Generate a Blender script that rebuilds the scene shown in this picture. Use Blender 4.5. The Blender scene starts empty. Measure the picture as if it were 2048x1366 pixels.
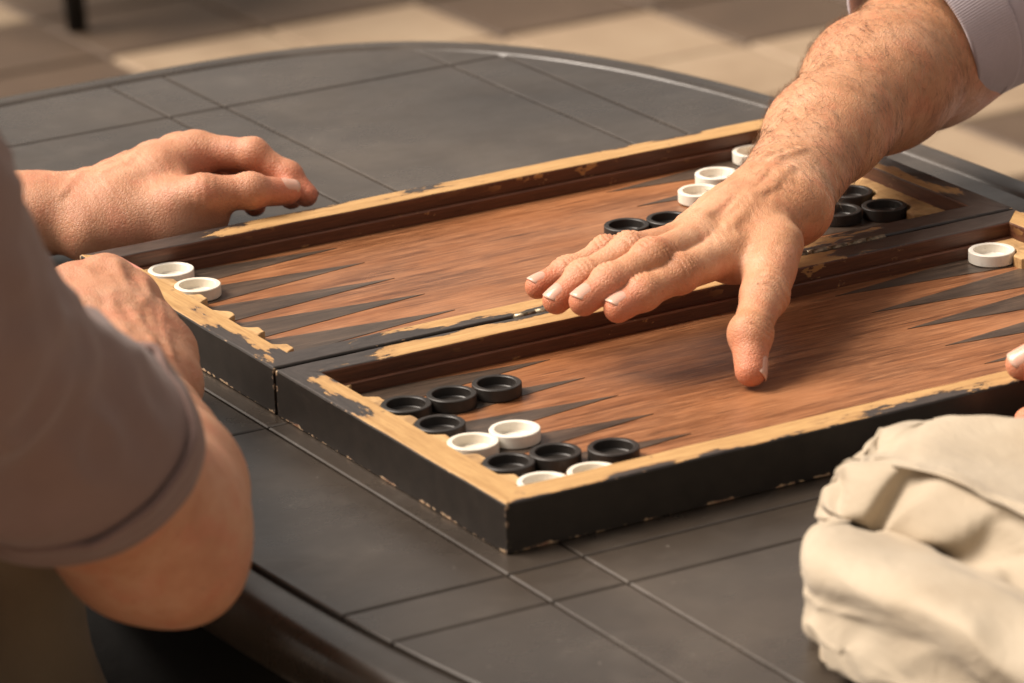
import bpy, bmesh, math, random
import numpy as np
from mathutils import Vector, Matrix, noise as mnoise

random.seed(7)
RNG = np.random.default_rng(11)
S = bpy.context.scene
C = S.collection

# ------------------------------------------------------------------ camera
cam_d = bpy.data.cameras.new('camera')
cam = bpy.data.objects.new('camera', cam_d); C.objects.link(cam)
CAM_POS = Vector((-0.9971, -1.7966, 0.8095))
cr, cu, cd = Vector((0.8661, -0.4985, -0.0367)), Vector((0.1906, 0.2614, 0.9462)), Vector((0.4621, 0.8265, -0.3215))
cam.matrix_world = Matrix(((cr.x, cu.x, -cd.x, CAM_POS.x), (cr.y, cu.y, -cd.y, CAM_POS.y), (cr.z, cu.z, -cd.z, CAM_POS.z), (0, 0, 0, 1)))
cam_d.sensor_width = 36.0
cam_d.lens = 156.2
cam_d.clip_start = 0.05
cam_d.clip_end = 2000
cam_d.dof.use_dof = True
cam_d.dof.focus_distance = 2.52
cam_d.dof.aperture_fstop = 11.0
cam_d.dof.aperture_blades = 0
S.camera = cam

# ------------------------------------------------------------------ sky and sun
SUN_AZ = Vector((-0.80, 0.60, 0)).normalized()     # horizontal direction the light comes from
SUN_EL = math.radians(50)
w = bpy.data.worlds.new('World'); S.world = w; w.use_nodes = True
nt = w.node_tree
sky = nt.nodes.new('ShaderNodeTexSky'); sky.sky_type = 'NISHITA'; sky.sun_disc = False
sky.sun_elevation = SUN_EL
sky.sun_rotation = math.atan2(SUN_AZ.x, SUN_AZ.y)
sky.air_density = 1.0; sky.dust_density = 4.0; sky.ozone_density = 0.6
bg = nt.nodes['Background']; bg.inputs[1].default_value = 0.066
hs = nt.nodes.new('ShaderNodeHueSaturation'); hs.inputs['Saturation'].default_value = .15     # thin cloud: a pale, nearly white sky
wm = nt.nodes.new('ShaderNodeMix'); wm.data_type = 'RGBA'; wm.blend_type = 'MULTIPLY'; wm.inputs[0].default_value = 1; wm.inputs[7].default_value = (1, .88, .76, 1)
nt.links.new(sky.outputs[0], hs.inputs['Color']); nt.links.new(hs.outputs[0], wm.inputs[6]); nt.links.new(wm.outputs[2], bg.inputs[0])
sun_d = bpy.data.lights.new('sun', 'SUN'); sun_d.energy = 3.0; sun_d.angle = math.radians(34); sun_d.color = (1.0, 0.89, 0.78)
sun = bpy.data.objects.new('sun', sun_d); C.objects.link(sun)
sdir = -(SUN_AZ * math.cos(SUN_EL) + Vector((0, 0, math.sin(SUN_EL))))
sun.rotation_euler = sdir.to_track_quat('-Z', 'Y').to_euler()
vs = S.view_settings
vs.view_transform = 'Standard'; vs.look = 'None'; vs.gamma = 1.0; vs.exposure = 1.0
vs.use_curve_mapping = False
S.cycles.max_bounces = 8
S.cycles.use_denoising = True

# ------------------------------------------------------------------ helpers
def obj(name, me, mat=None, parent=None):
    o = bpy.data.objects.new(name, me); C.objects.link(o)
    if mat is not None:
        for m in (mat if isinstance(mat, (list, tuple)) else [mat]): me.materials.append(m)
    if parent is not None: o.parent = parent
    return o
def tag(o, label=None, cat=None, group=None, kind=None):
    if label: o['label'] = label
    if cat: o['category'] = cat
    if group: o['group'] = group
    if kind: o['kind'] = kind
    return o
def empty(name, loc=(0, 0, 0)):
    o = bpy.data.objects.new(name, None); C.objects.link(o); o.location = loc; o.empty_display_size = .05
    return o
def mesh(name, v, f, smooth=False, mi=None):
    me = bpy.data.meshes.new(name)
    me.from_pydata([tuple(x) for x in v], [], [tuple(x) for x in f]); me.update()
    if smooth: me.shade_smooth()
    if mi is not None: me.polygons.foreach_set('material_index', mi)
    return me
def prism(poly, z0, z1, bev=0.0, name='prism', drop=None):
    """extruded polygon (counter-clockwise) with a bevelled top edge"""
    n = len(poly); P = [Vector(q) for q in poly]
    ins = []
    for i in range(n):
        a, b, c = P[i - 1], P[i], P[(i + 1) % n]
        e1 = (b - a).normalized(); e2 = (c - b).normalized()
        n1 = Vector((-e1.y, e1.x)); n2 = Vector((-e2.y, e2.x)); m = n1 + n2
        k = bev / max(0.35, 1 + n1.dot(n2)) if m.length > 1e-6 else 0
        ins.append(b + m * k)
    v = [(q.x, q.y, z0) for q in P]
    f = [tuple(reversed(range(n)))]
    if bev > 0:
        v += [(q.x, q.y, z1 - (drop if drop else bev)) for q in P] + [(q.x, q.y, z1) for q in ins]
        for i in range(n):
            j = (i + 1) % n
            f += [(i, j, n + j, n + i), (n + i, n + j, 2 * n + j, 2 * n + i)]
        f.append(tuple(range(2 * n, 3 * n)))
    else:
        v += [(q.x, q.y, z1) for q in P]
        for i in range(n):
            j = (i + 1) % n; f.append((i, j, n + j, n + i))
        f.append(tuple(range(n, 2 * n)))
    return mesh(name, v, f)
def clip_poly(poly, conv):
    """polygon clipped by a convex counter-clockwise polygon"""
    out = [Vector(q) for q in poly]
    m = len(conv)
    for i in range(m):
        a, b = Vector(conv[i]), Vector(conv[(i + 1) % m]); e = b - a
        ins = lambda q: e.x * (q.y - a.y) - e.y * (q.x - a.x) >= -1e-9
        inp, out = out, []
        for k in range(len(inp)):
            p, q = inp[k - 1], inp[k]
            ip, iq = ins(p), ins(q)
            if ip != iq:
                d1 = e.x * (p.y - a.y) - e.y * (p.x - a.x); d2 = e.x * (q.y - a.y) - e.y * (q.x - a.x)
                out.append(p + (q - p) * (d1 / (d1 - d2)))
            if iq: out.append(q)
        if len(out) < 3: return []
    res = []
    for q in out:
        if not res or (q - res[-1]).length > 1e-4: res.append(q)
    if len(res) > 2 and (res[0] - res[-1]).length < 1e-4: res.pop()
    return res
def lathe(profile, n=32, name='lathe'):
    v, f = [], []
    m = len(profile)
    for i in range(n):
        a = 2 * math.pi * i / n
        for r, z in profile: v.append((r * math.cos(a), r * math.sin(a), z))
    for i in range(n):
        j = (i + 1) % n
        for k in range(m - 1): f.append((i * m + k, j * m + k, j * m + k + 1, i * m + k + 1))
    f.append(tuple(i * m for i in reversed(range(n)))); f.append(tuple(i * m + m - 1 for i in range(n)))
    return mesh(name, v, f)

# ------------------------------------------------------------------ material kit
class NT:
    def __init__(s, name):
        s.m = bpy.data.materials.new(name); s.m.use_nodes = True
        s.t = s.m.node_tree; s.p = s.t.nodes['Principled BSDF']
    def n(s, ty, **kw):
        x = s.t.nodes.new('ShaderNode' + ty)
        for k, v in kw.items(): setattr(x, k, v)
        return x
    def set(s, sock, val):
        if hasattr(val, 'links') or isinstance(val, bpy.types.NodeSocket): s.t.links.new(val, sock)
        else:
            if isinstance(val, (tuple, list)) and len(val) == 3 and sock.type == 'RGBA': val = (*val, 1)
            sock.default_value = val
    def coord(s, scale=(1, 1, 1), which='Object', loc=(0, 0, 0)):
        tc = s.n('TexCoord'); mp = s.n('Mapping')
        s.t.links.new(tc.outputs[which], mp.inputs[0])
        mp.inputs['Scale'].default_value = scale; mp.inputs['Location'].default_value = loc
        return mp.outputs[0]
    def noise(s, vec, scale=5, detail=4, rough=.55, dist=0.0):
        x = s.n('TexNoise'); s.set(x.inputs['Vector'], vec)
        x.inputs['Scale'].default_value = scale; x.inputs['Detail'].default_value = detail
        x.inputs['Roughness'].default_value = rough; x.inputs['Distortion'].default_value = dist
        return x.outputs[0]
    def vor(s, vec, scale=5, feature='F1', out=0):
        x = s.n('TexVoronoi', feature=feature); s.set(x.inputs['Vector'], vec); x.inputs['Scale'].default_value = scale
        return x.outputs[out]
    def ramp(s, fac, stops, interp='LINEAR'):
        x = s.n('ValToRGB'); s.set(x.inputs[0], fac); cr = x.color_ramp; cr.interpolation = interp
        while len(cr.elements) < len(stops): cr.elements.new(.5)
        for e, (p, c) in zip(cr.elements, stops):
            e.position = p; e.color = (c, c, c, 1) if isinstance(c, (int, float)) else (*c, 1)
        return x.outputs[0]
    def math(s, op, a, b=0.0, clamp=False):
        x = s.n('Math', operation=op, use_clamp=clamp); s.set(x.inputs[0], a); s.set(x.inputs[1], b); return x.outputs[0]
    def mix(s, fac, a, b, mode='MIX'):
        x = s.n('Mix', data_type='RGBA', blend_type=mode); s.set(x.inputs[0], fac); s.set(x.inputs[6], a); s.set(x.inputs[7], b)
        return x.outputs[2]
    def step(s, v, lo, hi):
        x = s.n('MapRange', interpolation_type='SMOOTHSTEP'); s.set(x.inputs[0], v); x.inputs[1].default_value = lo; x.inputs[2].default_value = hi
        return x.outputs[0]
    def sep(s, vec):
        x = s.n('SeparateXYZ'); s.set(x.inputs[0], vec); return x.outputs
    def attr(s, name, kind='GEOMETRY'):
        x = s.n('Attribute', attribute_type=kind, attribute_name=name); return x
    def bump(s, h, strength=.3, dist=.001, prev=None):
        x = s.n('Bump'); s.set(x.inputs['Height'], h); x.inputs['Strength'].default_value = strength; x.inputs['Distance'].default_value = dist
        if prev is not None: s.set(x.inputs['Normal'], prev)
        return x.outputs[0]
    def out(s, color=None, rough=None, normal=None, **kw):
        P = s.p.inputs
        if color is not None: s.set(P['Base Color'], color)
        if rough is not None: s.set(P['Roughness'], rough)
        if normal is not None: s.set(P['Normal'], normal)
        for k, v in kw.items(): s.set(P[k.replace('_', ' ')], v)
        return s.m

def m_plastic_table():
    k = NT('dark moulded table plastic')
    c = k.coord()
    n1 = k.noise(c, 5, 6, .62, .4)
    n2 = k.noise(c, 90, 4, .6)
    col = k.ramp(n1, [(.30, (.024, .018, .0135)), (.55, (.048, .037, .028)), (.78, (.092, .073, .056))])
    dust = k.step(k.noise(k.coord((1, 1, 1), loc=(5, 2, 1)), 13, 8, .72), .52, .74)
    col = k.mix(k.math('MULTIPLY', dust, .22), col, (.17, .145, .12))
    scr = k.vor(k.coord((1.5, 5, 2), loc=(.3, .1, 0)), 8, 'DISTANCE_TO_EDGE')
    sc = k.math('MULTIPLY', k.step(scr, .008, .0), k.step(k.noise(c, 9, 3), .55, .68))
    col = k.mix(k.math('MULTIPLY', sc, .28), col, (.24, .21, .18))
    sp = k.step(k.vor(c, 60), .05, .02)
    col = k.mix(k.math('MULTIPLY', sp, .55), col, (.35, .31, .27))
    rg = k.ramp(k.noise(k.coord((1, 1.4, 1)), 6, 7, .68), [(.30, .20), (.5, .30), (.70, .46)])
    b = k.bump(n2, .10, .0006)
    b = k.bump(n1, .20, .004, b)
    return k.out(col, rg, b, Specular_IOR_Level=.8)
M_TABLE = m_plastic_table()

def wood(k, vec, dark, mid, light, s=1.0):
    g = k.noise(vec, 26 * s, 7, .65, .6)
    h = k.noise(vec, 7 * s, 3, .5, .3)
    c1 = k.ramp(g, [(.28, dark), (.5, mid), (.74, light)])
    return k.mix(.35, c1, k.ramp(h, [(.3, dark), (.7, light)])), g

def m_veneer(name, dark, mid, light, tint, rough=.42):
    k = NT(name)
    wc = k.coord((1.1, 21, 3))
    col, g = wood(k, wc, dark, mid, light, 1.3)
    big = k.noise(k.coord((3, 5, 1)), 3.2, 4, .6)
    col = k.mix(k.math('MULTIPLY', k.step(big, .38, .68), .40), col, tint)
    fl = k.noise(k.coord((3.6, 66, 1)), 9, 4, .65)
    fleck = k.step(fl, .58, .70)
    col = k.mix(k.math('MULTIPLY', fleck, .65), col, light)
    fl2 = k.step(k.noise(k.coord((2.2, 48, 1), loc=(4, 2, 0)), 8, 4, .65), .58, .70)
    col = k.mix(k.math('MULTIPLY', fl2, .62), col, dark)
    worn = k.step(k.noise(k.coord((1.5, 4, 1), loc=(7, 3, 0)), 5, 5, .65), .50, .70)
    col = k.mix(k.math('MULTIPLY', worn, .35), col, light)
    rg = k.ramp(big, [(.3, rough - .06), (.7, rough + .1)])
    b = k.bump(g, .25, .0004)
    b = k.bump(fl, .25, .0003, b)
    return k.out(col, rg, b, Specular_IOR_Level=.55)
M_VENEER = m_veneer('reddish board veneer', (.026, .0095, .0045), (.170, .058, .020), (.50, .235, .110), (.34, .120, .036), .33)
M_POINT = m_veneer('charcoal point veneer', (.010, .008, .0065), (.034, .026, .020), (.16, .105, .072), (.070, .048, .034), .34)

def m_rail_top():
    k = NT('worn painted pine')
    oc = k.coord()
    x, y, z = k.sep(oc)
    pine, g = wood(k, k.coord((2.2, 42, 8)), (.27, .135, .045), (.47, .275, .105), (.60, .385, .17), 1.2)
    A = lambda n: k.attr(n, 'OBJECT').outputs['Fac']
    wob = k.math('SUBTRACT', k.noise(k.coord((1, 2.2, 1)), 26, 5, .6), .5)
    wob2 = k.math('SUBTRACT', k.noise(k.coord((1, 3.5, 1)), 90, 4, .65), .5)
    e0 = k.math('MULTIPLY', k.math('SUBTRACT', A('paint_start'), x), 9)
    e1 = k.math('MULTIPLY', k.math('SUBTRACT', x, A('paint_end')), 9)
    eo = k.math('MULTIPLY', k.math('SUBTRACT', A('paint_edge'), y), 55)
    # a separate lone chip of paint
    ch = k.math('SUBTRACT', A('chip_size'), k.math('ABSOLUTE', k.math('SUBTRACT', x, A('chip_at'))))
    ch = k.math('MINIMUM', k.math('MULTIPLY', ch, 9), k.math('MULTIPLY', k.math('SUBTRACT', .0095, y), 55))
    v = k.math('MAXIMUM', k.math('MAXIMUM', k.math('MAXIMUM', e0, e1), eo), ch)
    v = k.math('ADD', v, k.math('MULTIPLY', wob, 1.5))
    v = k.math('ADD', v, k.math('MULTIPLY', wob2, .55))
    mask = k.step(v, -.02, .06)
    under = k.step(v, -.22, .0)
    paint = k.ramp(k.noise(k.coord((3, 20, 3)), 30, 5, .6), [(.3, (.022, .018, .016)), (.7, (.060, .048, .042))])
    red = k.attr('red_corner', 'OBJECT').outputs['Fac']
    rc = k.math('MULTIPLY', k.step(k.math('ADD', k.math('SUBTRACT', red, x), k.math('MULTIPLY', wob, .06)), -.004, .006), k.step(y, .004, .009))
    stain = k.mix(k.math('MULTIPLY', under, .35), pine, (.26, .13, .055))
    dots = k.step(k.vor(k.coord((1, 1, 1)), 42), .075, .04)
    stain = k.mix(k.math('MULTIPLY', dots, .7), stain, (.10, .055, .03))
    col = k.mix(mask, stain, paint)
    col = k.mix(rc, col, (.50, .20, .15))
    rg = k.ramp(mask, [(0, .55), (1, .34)])
    b = k.bump(g, .22, .0004)
    b = k.bump(mask, .8, .0006, b)
    return k.out(col, rg, b)
def m_rail_side(inner):
    k = NT('stained inner rail' if inner else 'black painted case side')
    x, y, z = k.sep(k.coord())
    wob = k.noise(k.coord((1, 1, 2)), 70, 5, .65)
    if inner:
        base, g = wood(k, k.coord((2, 30, 30)), (.035, .011, .005), (.090, .030, .013), (.15, .055, .025), 1)
        t = k.step(z, .017, .027)
        thr = k.math('ADD', wob, k.math('MULTIPLY', t, .13))
        patch = k.step(k.noise(k.coord((1, 1, 1)), 9, 3), .46, .58)
        m = k.math('MULTIPLY', k.step(thr, .615, .66), patch)
        col = k.mix(k.math('MULTIPLY', m, .85), base, (.42, .225, .075))
        rg = .48
    else:
        base = k.ramp(k.noise(k.coord((3, 3, 3)), 30, 5, .6), [(.3, (.0105, .0078, .0060)), (.7, (.020, .0150, .0115))])
        edge = k.math('MAXIMUM', k.step(z, .0035, .0008), k.math('MAXIMUM', k.step(x, .006, .0), k.step(k.math('SUBTRACT', x, k.attr('length', 'OBJECT').outputs['Fac']), -.006, 0)))
        top = k.step(z, .0255, .0272)
        thr = k.math('ADD', wob, k.math('MULTIPLY', k.math('MAXIMUM', edge, k.math('MULTIPLY', top, .6)), .24))
        fine = k.noise(k.coord(), 330, 3, .6)
        thr = k.math('ADD', thr, k.math('MULTIPLY', k.math('SUBTRACT', fine, .5), .35))
        m = k.step(thr, .74, .78)
        col = k.mix(m, base, k.ramp(fine, [(.35, (.20, .085, .05)), (.65, (.46, .33, .20))]))
        rg = .42
    b = k.bump(wob, .25, .0006); b = k.bump(m, .6, .0005, b)
    return k.out(col, rg, b)
M_TOP, M_OUT, M_INN = m_rail_top(), m_rail_side(False), m_rail_side(True)

def m_pine():
    k = NT('bare pine notch strip')
    c, g = wood(k, k.coord((20, 3, 10)), (.36, .195, .075), (.54, .33, .14), (.64, .43, .21), 1)
    dirt = k.noise(k.coord(), 45, 4, .6)
    c = k.mix(k.math('MULTIPLY', k.step(dirt, .48, .68), .65), c, (.20, .11, .05))
    return k.out(c, .55, k.bump(g, .2, .0004))
M_PINE = m_pine()

def m_checker(name, lo, hi, rough, spec=.5):
    k = NT(name)
    n = k.noise(k.coord(), 130, 4, .6)
    c = k.ramp(n, [(.3, lo), (.7, hi)])
    sp = k.step(k.vor(k.coord(), 190), .10, .05)
    c = k.mix(k.math('MULTIPLY', sp, .35), c, tuple(v * .45 for v in lo) if lo[0] > .3 else tuple(v * 3 for v in hi))
    oi = k.n('ObjectInfo')
    c = k.mix(k.math('MULTIPLY', oi.outputs['Random'], .30), c, tuple(v * w for v, w in zip(lo, (.92, .82, .66))))
    gr = k.step(k.noise(k.coord(loc=(2, 5, 1)), 220, 5, .7), .58, .74)
    c = k.mix(k.math('MULTIPLY', gr, .30), c, tuple(v * .6 for v in lo) if lo[0] > .3 else tuple(v * 2.2 for v in hi))
    return k.out(c, k.ramp(n, [(.3, rough), (.7, rough + .12)]), k.bump(n, .08, .0003), Specular_IOR_Level=spec)
M_WHITE = m_checker('ivory white plastic', (.72, .67, .58), (.80, .76, .68), .38)
M_BLACK = m_checker('black plastic', (.013, .0105, .0088), (.023, .0185, .0155), .42)

def m_metal():
    k = NT('tarnished hinge metal'); n = k.noise(k.coord(), 300, 4)
    c = k.ramp(n, [(.35, (.10, .075, .045)), (.65, (.40, .33, .23))])
    return k.out(c, .45, k.bump(n, .3, .0004), Metallic=.75)
M_METAL = m_metal()

def m_tile(name, a, b, c3):
    k = NT(name); oi = k.n('ObjectInfo')
    v = k.n('VectorMath', operation='ADD'); k.set(v.inputs[0], k.coord())
    cx = k.n('CombineXYZ'); k.set(cx.inputs[0], k.math('MULTIPLY', oi.outputs['Random'], 37)); k.set(v.inputs[1], cx.outputs[0])
    n = k.noise(v.outputs[0], 7, 6, .62); n2 = k.noise(v.outputs[0], 60, 4, .6)
    col = k.ramp(n, [(.25, a), (.5, b), (.78, c3)])
    col = k.mix(k.math('MULTIPLY', oi.outputs['Random'], .22), col, a)
    return k.out(col, .68, k.bump(n2, .3, .001))
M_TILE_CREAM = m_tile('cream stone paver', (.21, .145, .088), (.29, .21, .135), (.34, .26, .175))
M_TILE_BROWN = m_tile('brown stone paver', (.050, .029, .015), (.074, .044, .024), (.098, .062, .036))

def m_ground():
    k = NT('paving ground')
    br = k.n('TexBrick'); k.set(br.inputs['Vector'], k.coord(loc=(-1.355 / 1, -3.485, 0)))
    br.offset = 0; br.inputs['Scale'].default_value = 1.0; br.inputs['Brick Width'].default_value = .236; br.inputs['Row Height'].default_value = .236
    br.inputs['Mortar Size'].default_value = .006
    br.inputs['Color1'].default_value = (.16, .10, .06, 1); br.inputs['Color2'].default_value = (.38, .30, .22, 1); br.inputs['Mortar'].default_value = (.07, .045, .026, 1)
    n = k.noise(k.coord(), 9, 5)
    return k.out(k.mix(.3, br.outputs[0], k.ramp(n, [(.3, (.12, .075, .045)), (.7, (.30, .23, .16))])), .8, k.bump(n, .2, .002))

# ------------------------------------------------------------------ ground and pavers
GZ = -0.72
g = obj('ground', mesh('ground', [(-400, -400, GZ - .012), (400, -400, GZ - .012), (400, 400, GZ - .012), (-400, 400, GZ - .012)], [(0, 1, 2, 3)]), m_ground())
tag(g, kind='structure')
TS, TX, TY = .236, 1.355, 3.485
tile_me = prism([(.0035, .0035), (TS - .0035, .0035), (TS - .0035, TS - .0035), (.0035, TS - .0035)], -.03, .004, .004, 'paver')
tile_me2 = tile_me.copy()
tile_me.materials.append(M_TILE_CREAM); tile_me2.materials.append(M_TILE_BROWN)
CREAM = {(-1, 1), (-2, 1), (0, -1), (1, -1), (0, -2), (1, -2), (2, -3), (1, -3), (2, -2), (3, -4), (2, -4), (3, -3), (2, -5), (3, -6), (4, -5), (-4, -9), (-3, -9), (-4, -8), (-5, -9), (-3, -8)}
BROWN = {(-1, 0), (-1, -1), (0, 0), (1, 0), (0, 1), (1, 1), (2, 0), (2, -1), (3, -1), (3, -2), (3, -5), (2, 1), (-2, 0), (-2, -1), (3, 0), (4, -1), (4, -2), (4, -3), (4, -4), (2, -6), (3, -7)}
for i in range(-7, 7):
    for j in range(-12, 6):
        cx, cy = TX + (i + .5) * TS, TY + (j + .5) * TS
        v = Vector((cx, cy, GZ)) - CAM_POS
        dz = v.dot(cd); px = 1024 + 8887 * v.dot(cr) / dz; py = 683 - 8887 * v.dot(cu) / dz
        if not (-700 < px < 2750 and -500 < py < 1800): continue
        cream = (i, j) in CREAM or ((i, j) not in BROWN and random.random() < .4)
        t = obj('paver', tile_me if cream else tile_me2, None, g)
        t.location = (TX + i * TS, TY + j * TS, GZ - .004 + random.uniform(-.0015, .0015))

# ------------------------------------------------------------------ table
table = tag(empty('table', (.225, .25, GZ)), 'dark grey moulded plastic table with grooved panels under the game board', 'table')
TCX, TCY = .225, .25
def outline(off, n=120):
    """table outline, bowed ends and rounded corners, drawn in by off"""
    pts = []
    a, b = .366 - off, .705 - off
    for k in range(n):
        t = 2 * math.pi * k / n
        ct, st = math.cos(t), math.sin(t)
        e = 2 / 3.4
        X = a * math.copysign(abs(ct) ** e, ct); Y = b * math.copysign(abs(st) ** (2 / 3.0), st)
        pts.append(Vector((TCX + X, TCY + Y)))
    return pts
def ring_mesh(offs, name):
    """offs: list of (offset, z) rings joined into a surface"""
    n = 120; v, f = [], []
    for off, z in offs: v += [(q.x, q.y, z) for q in outline(off, n)]
    for r in range(len(offs) - 1):
        for i in range(n):
            j = (i + 1) % n; f.append((r * n + i, r * n + j, (r + 1) * n + j, (r + 1) * n + i))
    return v, f, n
def to_parent(o, parent):
    o.parent = parent; o.matrix_parent_inverse = Matrix.Translation(-Vector(parent.location)); return o
v, f, n = ring_mesh([(.06, -.030), (.004, -.030), (.0, -.027), (.0, -.012), (.002, -.006), (.006, -.0015), (.010, 0), (.024, 0), (.0265, -.0012), (.028, -.0036), (.034, -.0040)], 'rim')
rim = to_parent(obj('rim', mesh('rim', v, f, True), M_TABLE), table)
slab_poly = [(q.x, q.y) for q in outline(.027, 120)]
to_parent(obj('table_core', prism(slab_poly, -.026, -.0037, 0), M_TABLE), table)
inner = [(q.x, q.y) for q in outline(.030, 120)]
XB = [-.30, -.013, .030, .2135, .255, .430, .472, .80]
YB = [-.70, -.282, -.239, -.065, -.022, .2385, .828, 1.2]
GW = .0008
for i in range(len(XB) - 1):
    for j in range(len(YB) - 1):
        q = clip_poly([(XB[i] + GW, YB[j] + GW), (XB[i + 1] - GW, YB[j] + GW), (XB[i + 1] - GW, YB[j + 1] - GW), (XB[i] + GW, YB[j + 1] - GW)], inner)
        if len(q) < 3: continue
        ar = abs(sum(q[k - 1].x * q[k].y - q[k].x * q[k - 1].y for k in range(len(q)))) / 2
        if ar < 2e-4: continue
        to_parent(obj('panel', prism([(p.x, p.y) for p in q], -.006, random.uniform(-.0002, .0), .0010, 'panel', .0006), M_TABLE), table)
for sx in (-1, 1):
    for sy in (-1, 1):
        lv, lf = [], []
        for kk, (z, r, dx) in enumerate([(-.026, .034, 0), (-.25, .028, .004), (-.719, .020, .012)]):
            for a in range(10):
                an = 2 * math.pi * a / 10
                lv.append((TCX + sx * (.26 + dx) + r * math.cos(an), TCY + sy * (.50 + 2 * dx) + r * math.sin(an), z))
        for kk in range(2):
            for a in range(10): lf.append((kk * 10 + a, (kk + 1) * 10 + a, (kk + 1) * 10 + (a + 1) % 10, kk * 10 + (a + 1) % 10))
        lf.append(tuple(range(20, 30)))
        to_parent(obj('leg', mesh('leg', lv, lf, True), M_TABLE), table)

# ------------------------------------------------------------------ backgammon board
L, W, H, RW, FZ = .4926, .25, .0272, .0188, .0112
board = tag(empty('backgammon_board', (0, 0, 0)), 'worn wooden backgammon board lying open on the dark table', 'board game')
def rail_mesh(ln):
    """mitred rail: x along, y 0 outer to RW inner, bevelled top edges; slots top, outer, inner"""
    b = .0011
    sec = [(0, 0.0006), (0, H - b), (b * .5, H - b * .3), (b, H), (RW - b, H), (RW - b * .4, H - b * .3), (RW, H - b), (RW, .001), (b, .0003)]
    segs = max(2, int(ln / .02)); v, f, mi = [], [], []
    n = len(sec)
    for s in range(segs + 1):
        for (y, z) in sec:
            x0, x1 = y, ln - y
            x = x0 + (x1 - x0) * s / segs
            wv = mnoise.noise((x * 40, y * 50, ln * 9)) * .00035
            v.append((x, y, z + (wv if z > .01 else 0)))
    slot = [1, 1, 0, 0, 0, 2, 2, 1, 1]
    for s in range(segs):
        for k in range(n):
            kk = (k + 1) % n
            f.append((s * n + k, s * n + kk, (s + 1) * n + kk, (s + 1) * n + k)); mi.append(slot[k])
    f.append(tuple(range(n))); mi.append(1); f.append(tuple(reversed(range(segs * n, segs * n + n)))); mi.append(1)
    me = mesh('rail', v, f, False, mi)
    bm = bmesh.new(); bm.from_mesh(me); bmesh.ops.recalc_face_normals(bm, faces=bm.faces); bm.to_mesh(me); bm.free()
    return me
def make_tray(y0, near):
    tray = obj('tray', prism([(.002, y0 + .002), (L - .002, y0 + .002), (L - .002, y0 + W - .002), (.002, y0 + W - .002)], .0005, FZ - .0012, 0, 'tray'), M_OUT, board)
    tray['length'] = L
    def rail(loc, rz, ln, **pr):
        o = obj('rail', rail_mesh(ln), [M_TOP, M_OUT, M_INN], tray); o.location = loc; o.rotation_euler = (0, 0, rz)
        d = dict(paint_start=-1.0, paint_end=9.0, paint_edge=-1.0, chip_at=-5.0, chip_size=0.0, red_corner=-1.0, length=ln); d.update(pr)
        for k, val in d.items(): o[k] = float(val)
    HP = math.pi / 2
    if near:
        rail((0, y0, 0), 0, L, paint_start=-.02, paint_edge=.0016, chip_at=.26, chip_size=.05)                       # front
        rail((L, y0, 0), HP, W, paint_edge=.004)
        rail((L, y0 + W, 0), 2 * HP, L, paint_start=.125, paint_end=L - .055, paint_edge=.0022)                        # hinge side
        rail((0, y0 + W, 0), 3 * HP, W, paint_start=.028, chip_at=.03, chip_size=.045, paint_edge=-.006)               # left
    else:
        rail((0, y0, 0), 0, L, paint_start=.085, paint_end=.375, paint_edge=.0052)                                     # hinge side
        rail((L, y0, 0), HP, W, paint_start=.06, paint_edge=.0085)
        rail((L, y0 + W, 0), 2 * HP, L, paint_end=L - .10, paint_edge=.0002, chip_at=.27, chip_size=.02, red_corner=-1)  # far
        rail((0, y0 + W, 0), 3 * HP, W, paint_end=W - .028, chip_at=W - .05, chip_size=.04, red_corner=.05)            # left
    surf = obj('playing_surface', mesh('playing_surface', [(RW - .001, y0 + RW - .001, FZ), (L - RW + .001, y0 + RW - .001, FZ), (L - RW + .001, y0 + W - RW + .001, FZ), (RW - .001, y0 + W - RW + .001, FZ)], [(0, 1, 2, 3)]), M_VENEER, tray)
    rows = [y0 + W / 2 + (k - 2.5) * .0363 for k in range(6)]
    for side in (0, 1):
        for yy in rows:
            hw = .0178
            bx, tx = (.022, .152) if side == 0 else (L - .022, L - .152)
            yt = yy + random.uniform(-.0008, .0008)
            pts = [(bx, yy - hw), (tx, yt), (bx, yy + hw)]
            if side == 1: pts.reverse()
            obj('point', prism(pts, FZ - .0004, FZ + .0003, 0, 'point'), M_POINT, tray)
        # notched strip that seats the first checker of every point
        edge, zt, bv = .0375, .0178, .0009
        ys = np.linspace(y0 + RW + .0004, y0 + W - RW - .0004, 131); v, f = [], []
        for kk, yv in enumerate(ys):
            xe = edge + mnoise.noise((yv * 300, side * 7.0, y0 * 9)) * .0008
            for yy in rows:
                if abs(yv - yy) < .0146: xe = min(xe, .0425 - math.sqrt(.0146 ** 2 - (yv - yy) ** 2))
            tw = zt + mnoise.noise((yv * 200, side * 3.0, 4.0)) * .0005
            for x, z in ((RW - .0005, tw), (xe - bv, tw), (xe - bv * .25, tw - bv * .3), (xe, tw - bv), (xe, FZ - .0004), (RW - .0005, FZ - .0004)):
                v.append((L - x if side else x, yv, z))
        for kk in range(len(ys) - 1):
            for q in range(6):
                r_ = (q + 1) % 6; fc = (kk * 6 + q, kk * 6 + r_, kk * 6 + 6 + r_, kk * 6 + 6 + q)
                f.append(fc if side else tuple(reversed(fc)))
        e6 = (len(ys) - 1) * 6
        f += [tuple(range(6)), tuple(range(e6 + 5, e6 - 1, -1))] if not side else [tuple(range(5, -1, -1)), tuple(range(e6, e6 + 6))]
        me = mesh('notch_strip', v, f)
        obj('notch_strip', me, M_PINE, tray)
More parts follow.
